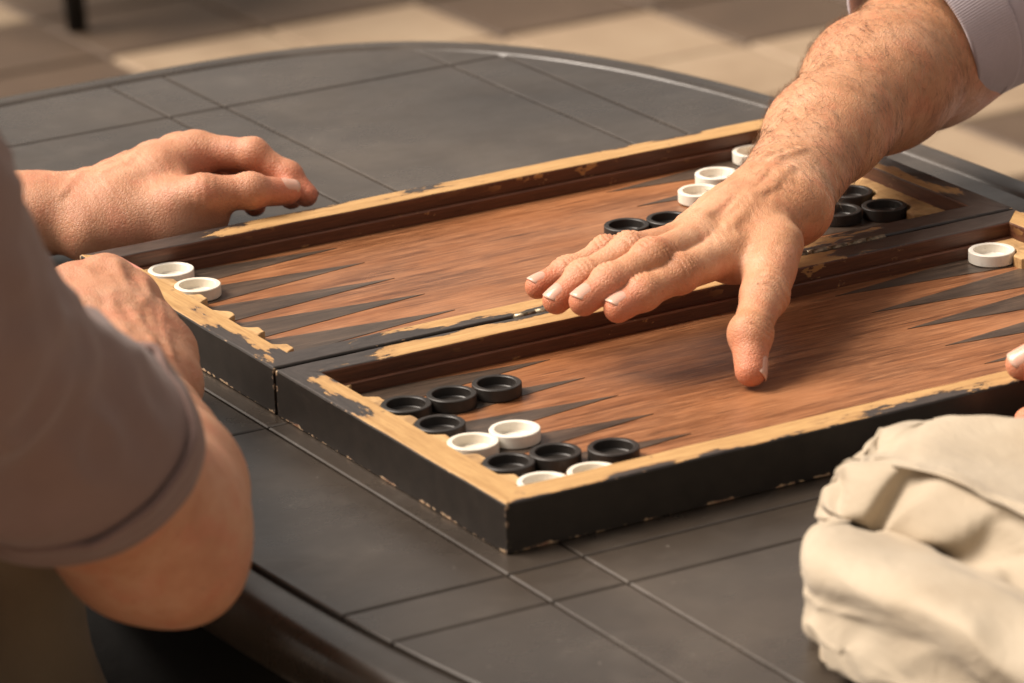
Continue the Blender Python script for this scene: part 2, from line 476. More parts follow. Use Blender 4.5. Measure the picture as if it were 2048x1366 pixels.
    for yy, s in ((y0 + RW, 1), (y0 + W - RW, -1)):
        a, b = (yy - .0005, yy + .0034) if s == 1 else (yy - .0034, yy + .0005)
        o = obj('ledge', prism([(0, 0), (L - 2 * RW + .001, 0), (L - 2 * RW + .001, b - a), (0, b - a)], FZ - .0005, .0186, .0007, 'ledge'), M_INN, tray)
        o.location = (RW - .0005, a, 0)
    return tray
make_tray(0.0, True)
make_tray(W + .0034, False)
def barrel(x0, x1, seg):
    bm = bmesh.new(); n = int((x1 - x0) / seg)
    hv, hf = [], []
    for k in range(n):
        a, b = x0 + k * seg + .0004, x0 + (k + 1) * seg - .0004
        base = len(hv)
        rr = .0021 + random.uniform(-.0003, .0002)
        for x in (a, b):
            for t in range(10):
                an = 2 * math.pi * t / 10
                hv.append((x, W + .0017 + rr * math.cos(an), H - .0006 + rr * math.sin(an) + random.uniform(-.0002, .0002)))
        for t in range(10): hf.append((base + t, base + 10 + t, base + 10 + (t + 1) % 10, base + (t + 1) % 10))
        hf.append(tuple(base + t for t in range(10))); hf.append(tuple(base + 19 - t for t in range(10)))
    bm.free()
    obj('hinge', mesh('hinge', hv, hf, True), M_METAL, board)
barrel(.150, .232, .0136); barrel(.318, .40, .0136)

# ------------------------------------------------------------------ checkers
CR, CH = .0136, .0071
prof = [(CR - .0006, 0), (CR, .0006), (CR, CH - .0004), (CR - .0004, CH), (CR - .0027, CH), (CR - .0031, CH - .0004), (CR - .0034, .0022), (CR - .0039, .0017), (.001, .0017)]
ck_w = lathe(prof, 40, 'checker'); ck_w.shade_smooth(); ck_w.set_sharp_from_angle(angle=math.radians(38)); ck_b = ck_w.copy()
ck_w.materials.append(M_WHITE); ck_b.materials.append(M_BLACK)
CHK = [  # x, y, colour, label
    (.0425, .1812, 0, 'black checker in the notch farthest from the front corner, near half of board'),
    (.0703, .1812, 0, 'black checker in the middle of the row of three near the hinge'),
    (.0988, .1822, 0, 'black checker at the board-centre end of the row of three near the hinge'),
    (.0425, .1440, 0, 'lone black checker in its notch beside the white pair'),
    (.0430, .1095, 1, 'white checker in its notch at the left rail between black checkers'),
    (.0704, .1135, 1, 'white checker touching the white one in the left rail notch'),
    (.0430, .0722, 0, 'black checker in the left rail notch below the white pair'),
    (.0702, .0712, 0, 'black checker second from the left rail between white checkers'),
    (.0985, .0600, 0, 'black checker standing a little apart close to the front rail'),
    (.0435, .0375, 1, 'white checker half hidden by the front rail at the corner'),
    (.0715, .0350, 1, 'white checker half hidden by the front rail, second from the corner'),
    (.4500, .2157, 1, 'lone white checker near the right edge of the near half'),
    (.0430, .4704, 1, 'white checker behind the clenched hand at the far left corner'),
    (.0428, .4345, 1, 'white checker beside the clenched hand, nearer of the left pair'),
    (.3042, .3851, 0, 'black checker behind the fingertips of the reaching hand'),
    (.3318, .3815, 0, 'black checker partly hidden by the knuckles of the reaching hand'),
    (.3772, .4184, 1, 'white checker left of the hairy wrist, nearer of the pair'),
    (.4050, .4430, 1, 'white checker left of the hairy wrist, farther of the pair'),
    (.4500, .4704, 1, 'white checker behind the hairy wrist by the far rail'),
    (.3700, .3895, 0, 'black checker almost hidden under the wrist next to a white one'),
    (.4497, .3255, 0, 'black checker in the right rail notch nearest the hinge'),
    (.4228, .3340, 0, 'black checker beside the forearm, next to the right rail pair'),
    (.4497, .3615, 0, 'black checker in the right rail notch just under the forearm'),
]
for x, y, wht, lb in CHK:
    o = obj('checker', ck_w if wht else ck_b)
    o.location = (x, y, FZ + .0004); o.rotation_euler = (0, 0, random.uniform(0, 6))
    tag(o, lb, 'checker', 'white checkers' if wht else 'black checkers')

# ------------------------------------------------------------------ implicit-surface kit for bodies
A3 = lambda *q: np.array(q, dtype=np.float64)
def unit(v): return v / np.linalg.norm(v)
def smin(a, b, k):
    h = np.clip(.5 + .5 * (b - a) / k, 0, 1)
    return b + (a - b) * h - k * h * (1 - h)
def cone(P, a, b, ra, rb, flat=None, k=1.0):
    """distance to a tapered capsule; flat = (direction, factor) squashes its section"""
    ab = b - a; d = P - a
    t = np.clip(d @ ab / max(ab @ ab, 1e-12), 0, 1)
    e = d - t[:, None] * ab
    if flat is None: q = np.sqrt((e * e).sum(1))
    else:
        n, kf = flat; c = e @ n
        q = np.sqrt(np.maximum((e * e).sum(1) - c * c, 0) + (c / kf) ** 2)
        q = q * np.where(q > 1e-9, 1, 1)
    return q - (ra + (rb - ra) * t)
def blob(P, c, r, axes=None):
    if axes is None: return np.sqrt(((P - c) ** 2).sum(1)) - r
    d = (P - c) @ np.array(axes).T / np.array(r)
    q = np.sqrt((d * d).sum(1)); return (q - 1) * min(r)
def grad(f, P, e=2e-4):
    g = np.empty_like(P)
    for i in range(3):
        d = np.zeros(3); d[i] = e
        g[:, i] = f(P + d) - f(P - d)
    return g / np.maximum(np.linalg.norm(g, axis=1, keepdims=True), 1e-12), np.linalg.norm(g, axis=1) / (2 * e)
def polygonize(f, lo, hi, h, detail=None):
    """surface nets on a narrow band; detail is the finer field the vertices are moved onto"""
    lo = np.array(lo, float); B = 8
    nb = np.ceil((np.array(hi) - lo) / (h * B)).astype(int) + 1
    N = nb * B
    bi = np.stack(np.meshgrid(*[np.arange(q) for q in nb], indexing='ij'), -1).reshape(-1, 3)
    dc = f(lo + (bi + .5) * B * h)
    keep = np.abs(dc) < B * h * .87 * 1.35
    V = np.repeat(np.repeat(np.repeat(dc.reshape(nb).astype(np.float32), B, 0), B, 1), B, 2)
    bi = bi[keep]
    loc = np.stack(np.meshgrid(*[np.arange(B)] * 3, indexing='ij'), -1).reshape(-1, 3)
    for s in range(0, len(bi), 400):
        ii = (bi[s:s + 400, None, :] * B + loc[None]).reshape(-1, 3)
        V[tuple(ii.T)] = f(lo + ii * h)
    neg = V < 0
    n8 = np.zeros(np.array(N) - 1, np.int8)
    for dx in (0, 1):
        for dy in (0, 1):
            for dz in (0, 1):
                n8 += neg[dx:N[0] - 1 + dx, dy:N[1] - 1 + dy, dz:N[2] - 1 + dz]
    act = np.argwhere((n8 > 0) & (n8 < 8))
    idx = np.full(n8.shape, -1, np.int32); idx[tuple(act.T)] = np.arange(len(act))
    cor = [(x, y, z) for x in (0, 1) for y in (0, 1) for z in (0, 1)]
    cv = np.stack([V[tuple((act + c).T)] for c in cor], 1).astype(float)
    acc = np.zeros((len(act), 3)); cnt = np.zeros(len(act))
    for i in range(8):
        for j in range(i + 1, 8):
            if sum(abs(cor[i][q] - cor[j][q]) for q in range(3)) != 1: continue
            a, b = cv[:, i], cv[:, j]; m = (a < 0) != (b < 0)
            t = np.where(m, a / np.where(m, a - b, 1), 0)
            p = np.array(cor[i]) + t[:, None] * (np.array(cor[j]) - np.array(cor[i]))
            acc[m] += p[m]; cnt[m] += 1
    X = lo + (act + acc / cnt[:, None]) * h
    F = []
    for ax in range(3):
        o1, o2 = [(1, 2), (2, 0), (0, 1)][ax]
        sl0 = [slice(None)] * 3; sl1 = [slice(None)] * 3
        sl0[ax] = slice(0, -1); sl1[ax] = slice(1, None)
        a, b = neg[tuple(sl0)], neg[tuple(sl1)]
        e = np.argwhere(a != b)
        e = e[(e[:, o1] > 0) & (e[:, o2] > 0) & (e[:, o1] < N[o1] - 1) & (e[:, o2] < N[o2] - 1)]
        def cell(d1, d2):
            q = e.copy(); q[:, o1] -= d1; q[:, o2] -= d2; return idx[tuple(q.T)]
        quad = np.stack([cell(0, 0), cell(1, 0), cell(1, 1), cell(0, 1)], 1)
        fl = a[tuple(e.T)]
        quad[~fl] = quad[~fl][:, ::-1]
        F.append(quad)
    F = np.concatenate(F); F = F[(F >= 0).all(1)]
    for _ in range(2):
        n, m = grad(f, X, 3e-4)
        X = X - n * np.clip(f(X) / np.maximum(m, .4), -h, h)[:, None]
    if detail is not None:      # fine relief is laid on along the smooth normals, so it cannot fold over
        n, m = grad(f, X, 1.5e-3)
        for _ in range(2): X = X - n * np.clip(detail(X), -h, h)[:, None] * .9
    return X, F
def mesh_np(name, X, F, smooth=True):
    me = bpy.data.meshes.new(name)
    me.vertices.add(len(X)); me.vertices.foreach_set('co', np.ascontiguousarray(X, np.float32).ravel())
    k = F.shape[1]
    me.loops.add(F.size); me.loops.foreach_set('vertex_index', F.astype(np.int32).ravel())
    me.polygons.add(len(F)); me.polygons.foreach_set('loop_start', np.arange(0, F.size, k, dtype=np.int32))
    me.update(calc_edges=True); me.validate()
    if smooth: me.shade_smooth()
    return me
def fattr(me, name, val):
    a = me.attributes.new(name, 'FLOAT', 'POINT'); a.data.foreach_set('value', np.ascontiguousarray(val, np.float32))

# ------------------------------------------------------------------ hands
class Hand:
    """wrist, fingers [MCP, PIP, DIP, TIP] x4 (index first), thumb [CMC, MCP, IP, TIP]; dors = back-of-hand direction"""
    def __init__(s, wrist, fingers, thumb, scale=1.0, arm=(), hint=None, thumb_dors=None, wr=(.029, .72), extra=(), relief=1.0, fold_gain=1.0, ulnar=1.0):
        s.fold_gain, s.ul = fold_gain, ulnar
        s.relief = relief
        s.extra = [(np.array(a), np.array(b), ra, rb) for a, b, ra, rb in extra]
        s.w = np.array(wrist); s.f = [[np.array(q) for q in fg] for fg in fingers]; s.t = [np.array(q) for q in thumb]
        s.k = scale; s.arm = [(np.array(c), r, fl) for c, r, fl in arm]; s.wr = wr
        mid = (s.f[1][0] + s.f[2][0]) / 2
        s.fw = unit(mid - s.w); lat = s.f[0][0] - s.f[3][0]; s.lat = unit(lat - (lat @ s.fw) * s.fw)
        s.dors = np.cross(s.lat, s.fw)
        if hint is not None and s.dors @ np.array(hint) < 0: s.dors = -s.dors
        s.tips = [fg[3] for fg in s.f] + [s.t[3]]
        s.R = [(.0122, .0099, .0091, .0079), (.0122, .0100, .0092, .0080), (.0117, .0095, .0087, .0077), (.0108, .0086, .0078, .0070)]
        s.td = np.array(thumb_dors) if thumb_dors is not None else None
        s.veins = []; s.folds = []
        s._folds()
        s._veins()
    def fdors(s, i, j):
        """dorsal direction of finger i at its joint j"""
        fg = s.f[i]; a = unit(fg[min(j + 1, 3)] - fg[min(j + 1, 3) - 1])
        n = s.dors - (s.dors @ a) * a
        # curled fingers: turn the back of the finger with the bone
        side = s.lat - (s.lat @ a) * a; side = unit(side)
        n = np.cross(side, a)
        if np.cross(s.lat, s.fw) @ s.dors < 0: n = -n
        return unit(n)
    def tdors(s):
        a = unit(s.t[3] - s.t[2]); n = s.td - (s.td @ a) * a; return unit(n)
    def fingers(s, P):
        k = s.k; out = None
        for fg, R in zip(s.f, s.R):
            R = [r * k for r in R]
            d = cone(P, fg[0], fg[1], R[0], R[1])
            d = smin(d, cone(P, fg[1], fg[2], R[1] * .97, R[2] * .96), .004)
            d = smin(d, cone(P, fg[2], fg[3], R[2] * .97, R[3]), .004)
            d = smin(d, blob(P, fg[1], R[1] * 1.01), .005)
            d = smin(d, blob(P, fg[2], R[2] * .98), .004)
            out = d if out is None else smin(out, d, .0012)
        return out
    def digit(s, i, P):
        k = s.k
        if i == 4: return smin(cone(P, s.t[1], s.t[2], .0120 * k, .0104 * k), cone(P, s.t[2], s.t[3], .0108 * k, .0088 * k), .004)
        fg, R = s.f[i], [r * k for r in s.R[i]]
        return smin(cone(P, fg[1], fg[2], R[1] * .97, R[2] * .96), cone(P, fg[2], fg[3], R[2] * .97, R[3]), .004)
    def march(s, i, Q, D):
        for _ in range(14): Q = Q - D * (s.digit(i, Q) * .9)[:, None]
        return Q
    def thumb(s, P):
        k = s.k; t = s.t
        d = cone(P, t[0], t[1], .0135 * k, .0124 * k)
        d = smin(d, cone(P, t[1], t[2], .0120 * k, .0104 * k), .006)
        d = smin(d, cone(P, t[2], t[3], .0108 * k, .0088 * k), .004)
        d = smin(d, blob(P, t[2], .0112 * k), .005)
        return d
    def palm(s, P):
        k = s.k; d = None
        offs = [.019, .007, -.006, -.018 * s.ul]
        rr = [.0125, .0125, .012, .0115]
        for i, fg in enumerate(s.f):
            b = s.w + s.lat * offs[i] * k + s.fw * .012 * k
            m = (b + fg[0]) / 2 + s.dors * .002 * k
            c = smin(cone(P, b, m, .0150 * k, .0140 * k), cone(P, m, fg[0], .0140 * k, rr[i] * k), .01)
            d = c if d is None else smin(d, c, .010)
        # fleshy pads of the palm
        pk = s.f[3][0]
        hyp = cone(P, s.w - s.lat * .017 * k * s.ul + s.fw * .02 * k - s.dors * .008 * k, pk - s.fw * .014 * k - s.dors * .007 * k, .0150 * k * s.ul, .0130 * k * s.ul)
        d = smin(d, hyp, .012)
        pads = cone(P, s.f[0][0] - s.dors * .006 * k - s.fw * .004, s.f[3][0] - s.dors * .006 * k - s.fw * .004, .0115 * k, .0105 * k)
        d = smin(d, pads, .010)
        web = cone(P, (s.t[0] + s.t[1]) / 2, s.w * .38 + s.f[0][0] * .62 - s.dors * .002, .0090 * k, .0095 * k)
        d = smin(d, web, .014)
        web2 = cone(P, s.t[1] * .8 + s.t[0] * .2, s.w * .25 + s.f[0][0] * .75 - s.dors * .004, .0052 * k, .0070 * k)
        d = smin(d, web2, .012)
        return d
    def armd(s, P):
        k = s.k; c0 = s.w; r0, f0 = s.wr
        nrm = s.dors
        d = None; prev = (s.w + s.fw * .012, r0, f0)
        for (c, r, fl) in s.arm:
            ax = unit(c - prev[0]); n = unit(nrm - (nrm @ ax) * ax)
            q = cone(P, prev[0], c, prev[1], r, (n, (prev[2] + fl) / 2))
            d = q if d is None else smin(d, q, .02)
            prev = (c, r, fl)
        return d
    def base(s, P):
        d = s.palm(P)
        if s.arm: d = smin(d, s.armd(P), .018)
        d = smin(d, s.thumb(P), .010)
        for a, b, ra, rb in s.extra: d = smin(d, cone(P, a, b, ra, rb), .012)
        d = smin(d, s.fingers(P), .0065)
        return d
    def surf(s, p, n, reach=.03):
        """walk from outside along -n onto the base surface"""
        q = p + n * reach
        for _ in range(40):
            dd = s.base(q[None])[0]
            if dd < 1e-4: break
            q = q - n * min(dd * .8, .006)
        return q
    def _veins(s):
        k = s.k; V = []
        L0 = [(0.10, .62, .95), (.30, .40, .62), (.55, .18, .05)]
        def at(u, v):   # u along wrist->knuckles, v from index (1) to little finger (0)
            m = s.f[3][0] * (1 - v) + s.f[0][0] * v
            b = s.w + s.lat * (v - .5) * .036
            return s.surf(b + (m - b) * u, s.dors)
        paths = [[(-.2, .55), (.1, .50), (.35, .60), (.6, .48), (.88, .50)], [(.35, .60), (.55, .75), (.85, .82)], [(0, .2), (.3, .28), (.55, .22), (.85, .16)], [(.6, .48), (.75, .36), (.95, .33)], [(.15, .85), (.4, .92), (.62, .86)]]
        for pth in paths:
            q = [at(*a) for a in pth]
            for a, b in zip(q, q[1:]):
                m = (a + b) / 2
                V.append((a - s.dors * .0004, b - s.dors * .0004, .0016 * k))
        for i, fg in enumerate(s.f):     # extensor tendons
            a = s.surf(fg[0] - s.fw * .004, s.dors); b = s.surf(s.w + s.lat * (.010 - .0066 * i) + s.fw * .018, s.dors)
            V.append((a - s.dors * .0019, b - s.dors * .0029, .0032 * k))
        s.veins = V
    def _folds(s):
        """skin creases: centre, axis, dorsal direction, offsets, depth, width"""
        F = []
        for i, fg in enumerate(s.f):
            for j, offs, dep in ((1, (-.0052, -.0026, .0002, .0030, .0056), .00085), (2, (-.0032, -.0006, .0020), .00060)):
                a = unit(unit(fg[j] - fg[j - 1]) + unit(fg[j + 1] - fg[j]))
                F.append((fg[j], a, s.fdors(i, j - 1) , offs, dep, .0008, .016))
        if s.td is not None:
            a = unit(unit(s.t[2] - s.t[1]) + unit(s.t[3] - s.t[2]))
            F.append((s.t[2], a, unit(s.td - (s.td @ a) * a), (-.0062, -.0036, -.0010, .0016, .0042), .0009, .0009, .018))
            a = unit(s.t[2] - s.t[1]); F.append((s.t[1], a, unit(s.td - (s.td @ a) * a), (-.008, -.003, .003, .008), .0007, .0011, .02))
        s.folds = F
    def detail(s, P):
        d0 = s.base(P); d = d0.copy()
        for a, b, r in s.veins: d = smin(d, cone(P, a, b, r, r), .0045)
        for c, a, n, offs, dep, wd, rad in s.folds:
            q = P - c; m2 = (q * q).sum(1); near = m2 < (rad * 1.3) ** 2
            if not near.any(): continue
            q = q[near]; x = q @ a; y = q @ n; z = q @ np.cross(a, n)
            mask = np.clip(y / .004 + .2, 0, 1) * np.exp(-(np.linalg.norm(q, axis=1) / rad) ** 4)
            x = x + .0009 * np.sin(z * 420 + c[0] * 900) + (z * z) * 9
            gr = sum(np.exp(-((x - o) / wd) ** 2) * (1 - .25 * abs(o) / .006) for o in offs)
            lump = np.exp(-(x / .0075) ** 2) * .0006
            d[near] += mask * (dep * gr - lump) * s.fold_gain
        # loose skin over the back of the hand
        q = P - s.w; u = q @ s.fw; v = q @ s.lat; yy = q @ s.dors
        near = (u > -.02) & (u < .11) & (yy > -.01)
        if near.any():
            a = np.sin(u[near] * 900 + 6 * np.sin(v[near] * 160) + 2.5 * np.sin(u[near] * 210)) * .00010
            a += np.sin((u[near] * .6 + v[near]) * 640 + 4 * np.sin(u[near] * 190)) * .00012
            d[near] += a * np.clip((yy[near] + .01) / .01, 0, 1)
        return d0 + (d - d0) * s.relief
    def bounds(s, pad=.03):
        pts = [q for fg in s.f for q in fg] + s.t + [s.w]
        lo = np.min(pts, 0) - pad; hi = np.max(pts, 0) + pad
        for c, r, fl in s.arm:
            lo = np.minimum(lo, c - r - .008); hi = np.maximum(hi, c + r + .008)
        return lo, hi
    def nail(s, i, parent, mat):
        k = s.k
        if i < 4: tip, pre, R, n = s.f[i][3], s.f[i][2], s.R[i][3] * k, s.fdors(i, 2)
        else: tip, pre, R, n = s.t[3], s.t[2], .0096 * k, s.tdors()
        u = unit(tip - pre); sd = np.cross(u, n)
        na, nb_ = 11, 9
        ia, ib = np.meshgrid(np.arange(na), np.arange(nb_)); ia, ib = ia.ravel(), ib.ravel()
        a = -1 + 2 * ia / (na - 1); b = ib / (nb_ - 1); sc = R / .0090
        s0 = (-.0078 + .0020 * a * a) * sc; s1 = (.0058 - .0022 * a * a) * sc
        sp = s0 + (s1 - s0) * b
        th = a * math.radians(45); D = n * np.cos(th)[:, None] + sd * np.sin(th)[:, None]
        top = s.march(i, tip + u * np.minimum(sp, .0015 * sc)[:, None] + D * .02, D)
        over = np.maximum(sp - .0015 * sc, 0)
        top = top + u * over[:, None] - n * (over ** 2 * 42)[:, None]
        top = top + D * (.00030 * np.clip(b * 5 - .4, -1, 1) * (1 - a ** 4) - .00025 * a ** 4)[:, None]
        bot = top - n * .0006
        V = np.concatenate([top, bot]); F = []
        m = na * nb_
        idx = lambda ia, ib: ib * na + ia
        for ib in range(nb_ - 1):
            for ia in range(na - 1):
                q = [idx(ia, ib), idx(ia + 1, ib), idx(ia + 1, ib + 1), idx(ia, ib + 1)]
                F.append(q); F.append([m + x for x in reversed(q)])
        loop = [idx(ia, 0) for ia in range(na)] + [idx(na - 1, ib) for ib in range(1, nb_)] + [idx(ia, nb_ - 1) for ia in range(na - 2, -1, -1)] + [idx(0, ib) for ib in range(nb_ - 2, 0, -1)]
        for x, y in zip(loop, loop[1:] + loop[:1]): F.append([y, x, m + x, m + y])
        me = mesh('nail', V, F, True)
        bm = bmesh.new(); bm.from_mesh(me); bmesh.ops.recalc_face_normals(bm, faces=bm.faces); bm.to_mesh(me); bm.free()
        fattr(me, 'edge', np.concatenate([np.repeat(np.arange(nb_) / (nb_ - 1), na)] * 2))
        return obj('nail', me, mat, parent)

def m_skin(name, base, deep, pale, red, hairy=False):
    k = NT(name)
    c = k.coord()
    n1 = k.noise(c, 28, 4, .6); n2 = k.noise(c, 130, 4, .6)
    col = k.ramp(n1, [(.28, deep), (.5, base), (.74, pale)])
    col = k.mix(k.math('MULTIPLY', k.step(n2, .42, .72), .35), col, deep)
    a = k.attr('red').outputs['Fac']
    blo = k.step(k.noise(k.coord(loc=(3, 1, 2)), 48, 3, .6), .48, .66)
    col = k.mix(k.math('MULTIPLY', blo, .30), col, red)
    col = k.mix(k.math('MULTIPLY', a, .85), col, red)
    fr = k.step(k.vor(c, 150), .16, .07); fr = k.math('MULTIPLY', fr, k.step(k.noise(c, 40, 2), .5, .64))
    col = k.mix(k.math('MULTIPLY', fr, .45), col, tuple(v * .45 for v in deep))
    cell = k.vor(k.coord((1, 1, 1)), 900, 'DISTANCE_TO_EDGE')
    cell2 = k.vor(k.coord((1.0, 1.6, 1.0), loc=(.2, .1, .3)), 420, 'DISTANCE_TO_EDGE')
    b = k.bump(k.step(cell, 0, .25), .35, .0003)
    b = k.bump(k.step(cell2, 0, .2), .42, .0004, b)
    b = k.bump(k.noise(c, 240, 4, .6), .30, .0008, b)
    rg = k.ramp(n2, [(.3, .40), (.7, .55)])
    return k.out(col, rg, b, Subsurface_Weight=.22, Subsurface_Radius=(1.0, .36, .18), Subsurface_Scale=.004, Specular_IOR_Level=.42)
M_SKIN_B = m_skin('tanned older skin', (.56, .285, .155), (.44, .195, .095), (.64, .365, .225), (.60, .20, .11))
M_SKIN_A = m_skin('warm light skin', (.56, .275, .160), (.46, .20, .11), (.62, .345, .22), (.58, .19, .115))
def m_nail():
    k = NT('fingernail'); e = k.attr('edge').outputs['Fac']
    n = k.noise(k.coord(), 300, 3)
    col = k.ramp(e, [(.0, (.68, .44, .34)), (.14, (.62, .36, .27)), (.86, (.64, .38, .29)), (.95, (.66, .44, .34))])
    return k.out(col, .24, k.bump(n, .1, .0002), Subsurface_Weight=.15, Subsurface_Radius=(1, .4, .25), Subsurface_Scale=.002)
M_NAIL = m_nail()
def redness(X, hand):
    r = np.zeros(len(X))
    for i, t in enumerate(hand.tips):
        d = np.linalg.norm(X - t, axis=1); r = np.maximum(r, np.exp(-(d / .020) ** 2) * 1.0)
    for i, fg in enumerate(hand.f):
        for j in (1, 2):
            d = np.linalg.norm(X - fg[j], axis=1); r = np.maximum(r, np.exp(-(d / .013) ** 2) * .35)
    under = np.clip(-((X - hand.w) @ hand.dors) / .02, 0, 1) * np.exp(-(np.linalg.norm(X - (hand.w + hand.fw * .06), axis=1) / .06) ** 2)
    r = np.maximum(r, under * .9)
    # ends of the fingers are flushed along their undersides
    return r
def join(parts):
    Xs, Fs, Rs, o = [], [], [], 0
    for X, F, R in parts:
        Xs.append(X); Fs.append(F + o); Rs.append(R); o += len(X)
    return np.concatenate(Xs), np.concatenate(Fs), np.concatenate(Rs)

HB, HA, HC = .0011, .0015, .0018   # sampling step of the three modelled arms
# ------------------------------------------------------------------ cloth kit
def m_cloth(name, base, lo, weave=1800, rib=None, rough=.85, blot=.35):
    k = NT(name)
    c = k.coord(); n = k.noise(c, 22, 4, .55)
    col = k.mix(blot, base, k.ramp(n, [(.3, lo), (.7, base)]))
    wv = k.noise(c, weave, 2, .5)
    b = k.bump(wv, .25, .0005)
    if rib:
        at = k.attr('rib').outputs['Fac']
        s = k.math('SINE', k.math('MULTIPLY', at, rib))
        b = k.bump(s, .25, .0006, b)
        col = k.mix(k.math('MULTIPLY', k.step(s, .2, -.9), .12), col, lo)
    b = k.bump(k.noise(c, 60, 4, .6), .35, .002, b)
    return k.out(col, rough, b, Sheen_Weight=.15, Sheen_Roughness=.5)
M_TEE = m_cloth('taupe cotton', (.200, .124, .106), (.140, .085, .071))
M_POLO = m_cloth('pale lavender pique', (.44, .385, .415), (.37, .325, .35))
M_CUFF = m_cloth('ribbed lavender knit', (.46, .40, .43), (.39, .34, .365), rib=1300, blot=.15)
M_KHAKI = m_cloth('khaki cotton', (.20, .145, .085), (.14, .10, .056))
M_TROUSER = m_cloth('dark trousers cloth', (.010, .009, .008), (.007, .006, .0055))
def fold(p, amp, freq, seed):
    q = Vector((p[0] * freq + seed, p[1] * freq, p[2] * freq))
    r = 1 - abs(mnoise.noise(q)) * 2.0
    return amp * (r * .7 + mnoise.noise(q * 2.1) * .3)
def loft(name, rings, mat, parent, n=72, amp=.006, freq=16, seed=0., close=False, thick=.0016, sub=4):
    """rings: (centre, axis, up, ra, rb); smooth loft with cloth folds"""
    cs = [np.array(r[0]) for r in rings]
    V, m = [], 0; rib = []
    T = []
    for i in range(len(rings) - 1):
        for s in range(sub): T.append(i + s / sub)
    T.append(len(rings) - 1)
    def cat(vals, t):
        i = min(int(t), len(vals) - 2); u = t - i
        p0, p1, p2, p3 = vals[max(i - 1, 0)], vals[i], vals[i + 1], vals[min(i + 2, len(vals) - 1)]
        return .5 * ((2 * p1) + (p2 - p0) * u + (2 * p0 - 5 * p1 + 4 * p2 - p3) * u * u + (3 * p1 - p0 - 3 * p2 + p3) * u ** 3)
    ax = [np.array(r[1], float) for r in rings]; up = [np.array(r[2], float) for r in rings]
    ra = [np.array(float(r[3])) for r in rings]; rb = [np.array(float(r[4])) for r in rings]
    for t in T:
        c, a, u = cat(cs, t), unit(cat(ax, t)), cat(up, t); u = unit(u - (u @ a) * a); sd = np.cross(a, u)
        r1, r2 = float(cat(ra, t)), float(cat(rb, t))
        for j in range(n):
            an = 2 * math.pi * j / n
            dr = u * math.cos(an) * r1 + sd * math.sin(an) * r2
            p = c + dr; nn = unit(dr)
            fa = amp * min(1, max(0, t - .8) * .9 + .12)
            p = p + nn * fold(p, fa, freq, seed)
            V.append(p); rib.append(j / n)
        m += 1
    F = []
    for i in range(m - 1):
        for j in range(n):
            k = (j + 1) % n; F.append((i * n + j, i * n + k, (i + 1) * n + k, (i + 1) * n + j))
    if close:
        F.append(tuple(reversed(range(n)))); F.append(tuple(range((m - 1) * n, m * n)))
    me = mesh(name, V, F, True); fattr(me, 'rib', rib)
    o = obj(name, me, mat, parent)
    if not close:
        sm = o.modifiers.new('thickness', 'SOLIDIFY'); sm.thickness = thick; sm.offset = -1
    return o

# ------------------------------------------------------------------ the player at the right, reaching over the board
person_b = tag(empty('person', (.93, .42, GZ)), 'player in pale lavender shirt reaching a hairy bare forearm across the board', 'person')
person_a = tag(empty('person', (-.42, .06, GZ)), 'player in taupe t-shirt with both hands at the left end of the board', 'person')
def under(o, parent):
    o.parent = parent; o.matrix_parent_inverse = Matrix.Translation(-Vector(parent.location)); return o

CRV, CDV, UPV = np.array(cr), np.array(cd), A3(0, 0, 1)
hB = Hand((.3207, .2339, .0680),
          [[(.2490, .1851, .0620), (.2067, .1669, .0633), (.1806, .1620, .0588), (.1634, .1605, .0538)],
           [(.2399, .1984, .0670), (.1952, .1764, .0719), (.1663, .1736, .0645), (.1487, .1720, .0576)],
           [(.2394, .2061, .0660), (.1927, .1963, .0713), (.1632, .1965, .0620), (.1456, .1959, .0524)],
           [(.2415, .2212, .0600), (.1958, .2258, .0620), (.1705, .2260, .0557), (.1510, .2257, .0514)]],
          [(.2790, .1780, .0640), (.2485, .1474, .0483), (.2251, .1257, .0364), (.2166, .1120, .0212)],
          arm=[((.3965, .3073, .0785), .0325, .88), ((.4700, .3600, .0840), .0425, .92), ((.5287, .3949, .0846), .0440, .98), ((.6600, .4150, .1120), .047, 1.0)],
          hint=(0, 0, 1), thumb_dors=CRV * 1.0 + UPV * .10 - CDV * .10, wr=(.0290, .78), fold_gain=2.2, ulnar=.6)
def build(hand, h, cap=None):
    lo, hi = hand.bounds()
    if cap is not None: hi = np.minimum(hi, cap)
    X, F = polygonize(hand.base, lo, hi, h, hand.detail)
    return X, F, redness(X, hand)
XB_, FB_, RB_ = build(hB, HB)
# his other hand, thumb over the front rail
hB2 = Hand((.438, -.045, .066),
           [[(.362, -.066, .052), (.328, -.056, .036), (.3070, -.040, .021), (.3010, -.024, .014)],
            [(.383, -.075, .042), (.352, -.066, .022), (.338, -.046, .011), (.340, -.028, .0105)],
            [(.396, -.078, .034), (.369, -.068, .015), (.357, -.048, .0095), (.360, -.030, .0095)],
            [(.410, -.074, .030), (.388, -.064, .014), (.378, -.048, .009), (.381, -.034, .009)]],
           [(.404, -.040, .064), (.364, -.024, .058), (.334, -.012, .047), (.3125, -.0025, .0375)],
           arm=[((.52, -.06, .085), .036, .9), ((.66, -.07, .11), .046, 1.0)],
           hint=(-.3, -.6, .6), thumb_dors=UPV * .8 - CDV * .5)
X2, F2, R2 = build(hB2, .0022)
X, F, R = join([(XB_, FB_, RB_), (X2, F2, R2)])
me = mesh_np('body', X, F); fattr(me, 'red', R)
body_b = under(obj('body', me, M_SKIN_B), person_b)
for i in range(5): hB.nail(i, body_b, M_NAIL)
hB2.nail(4, body_b, M_NAIL)

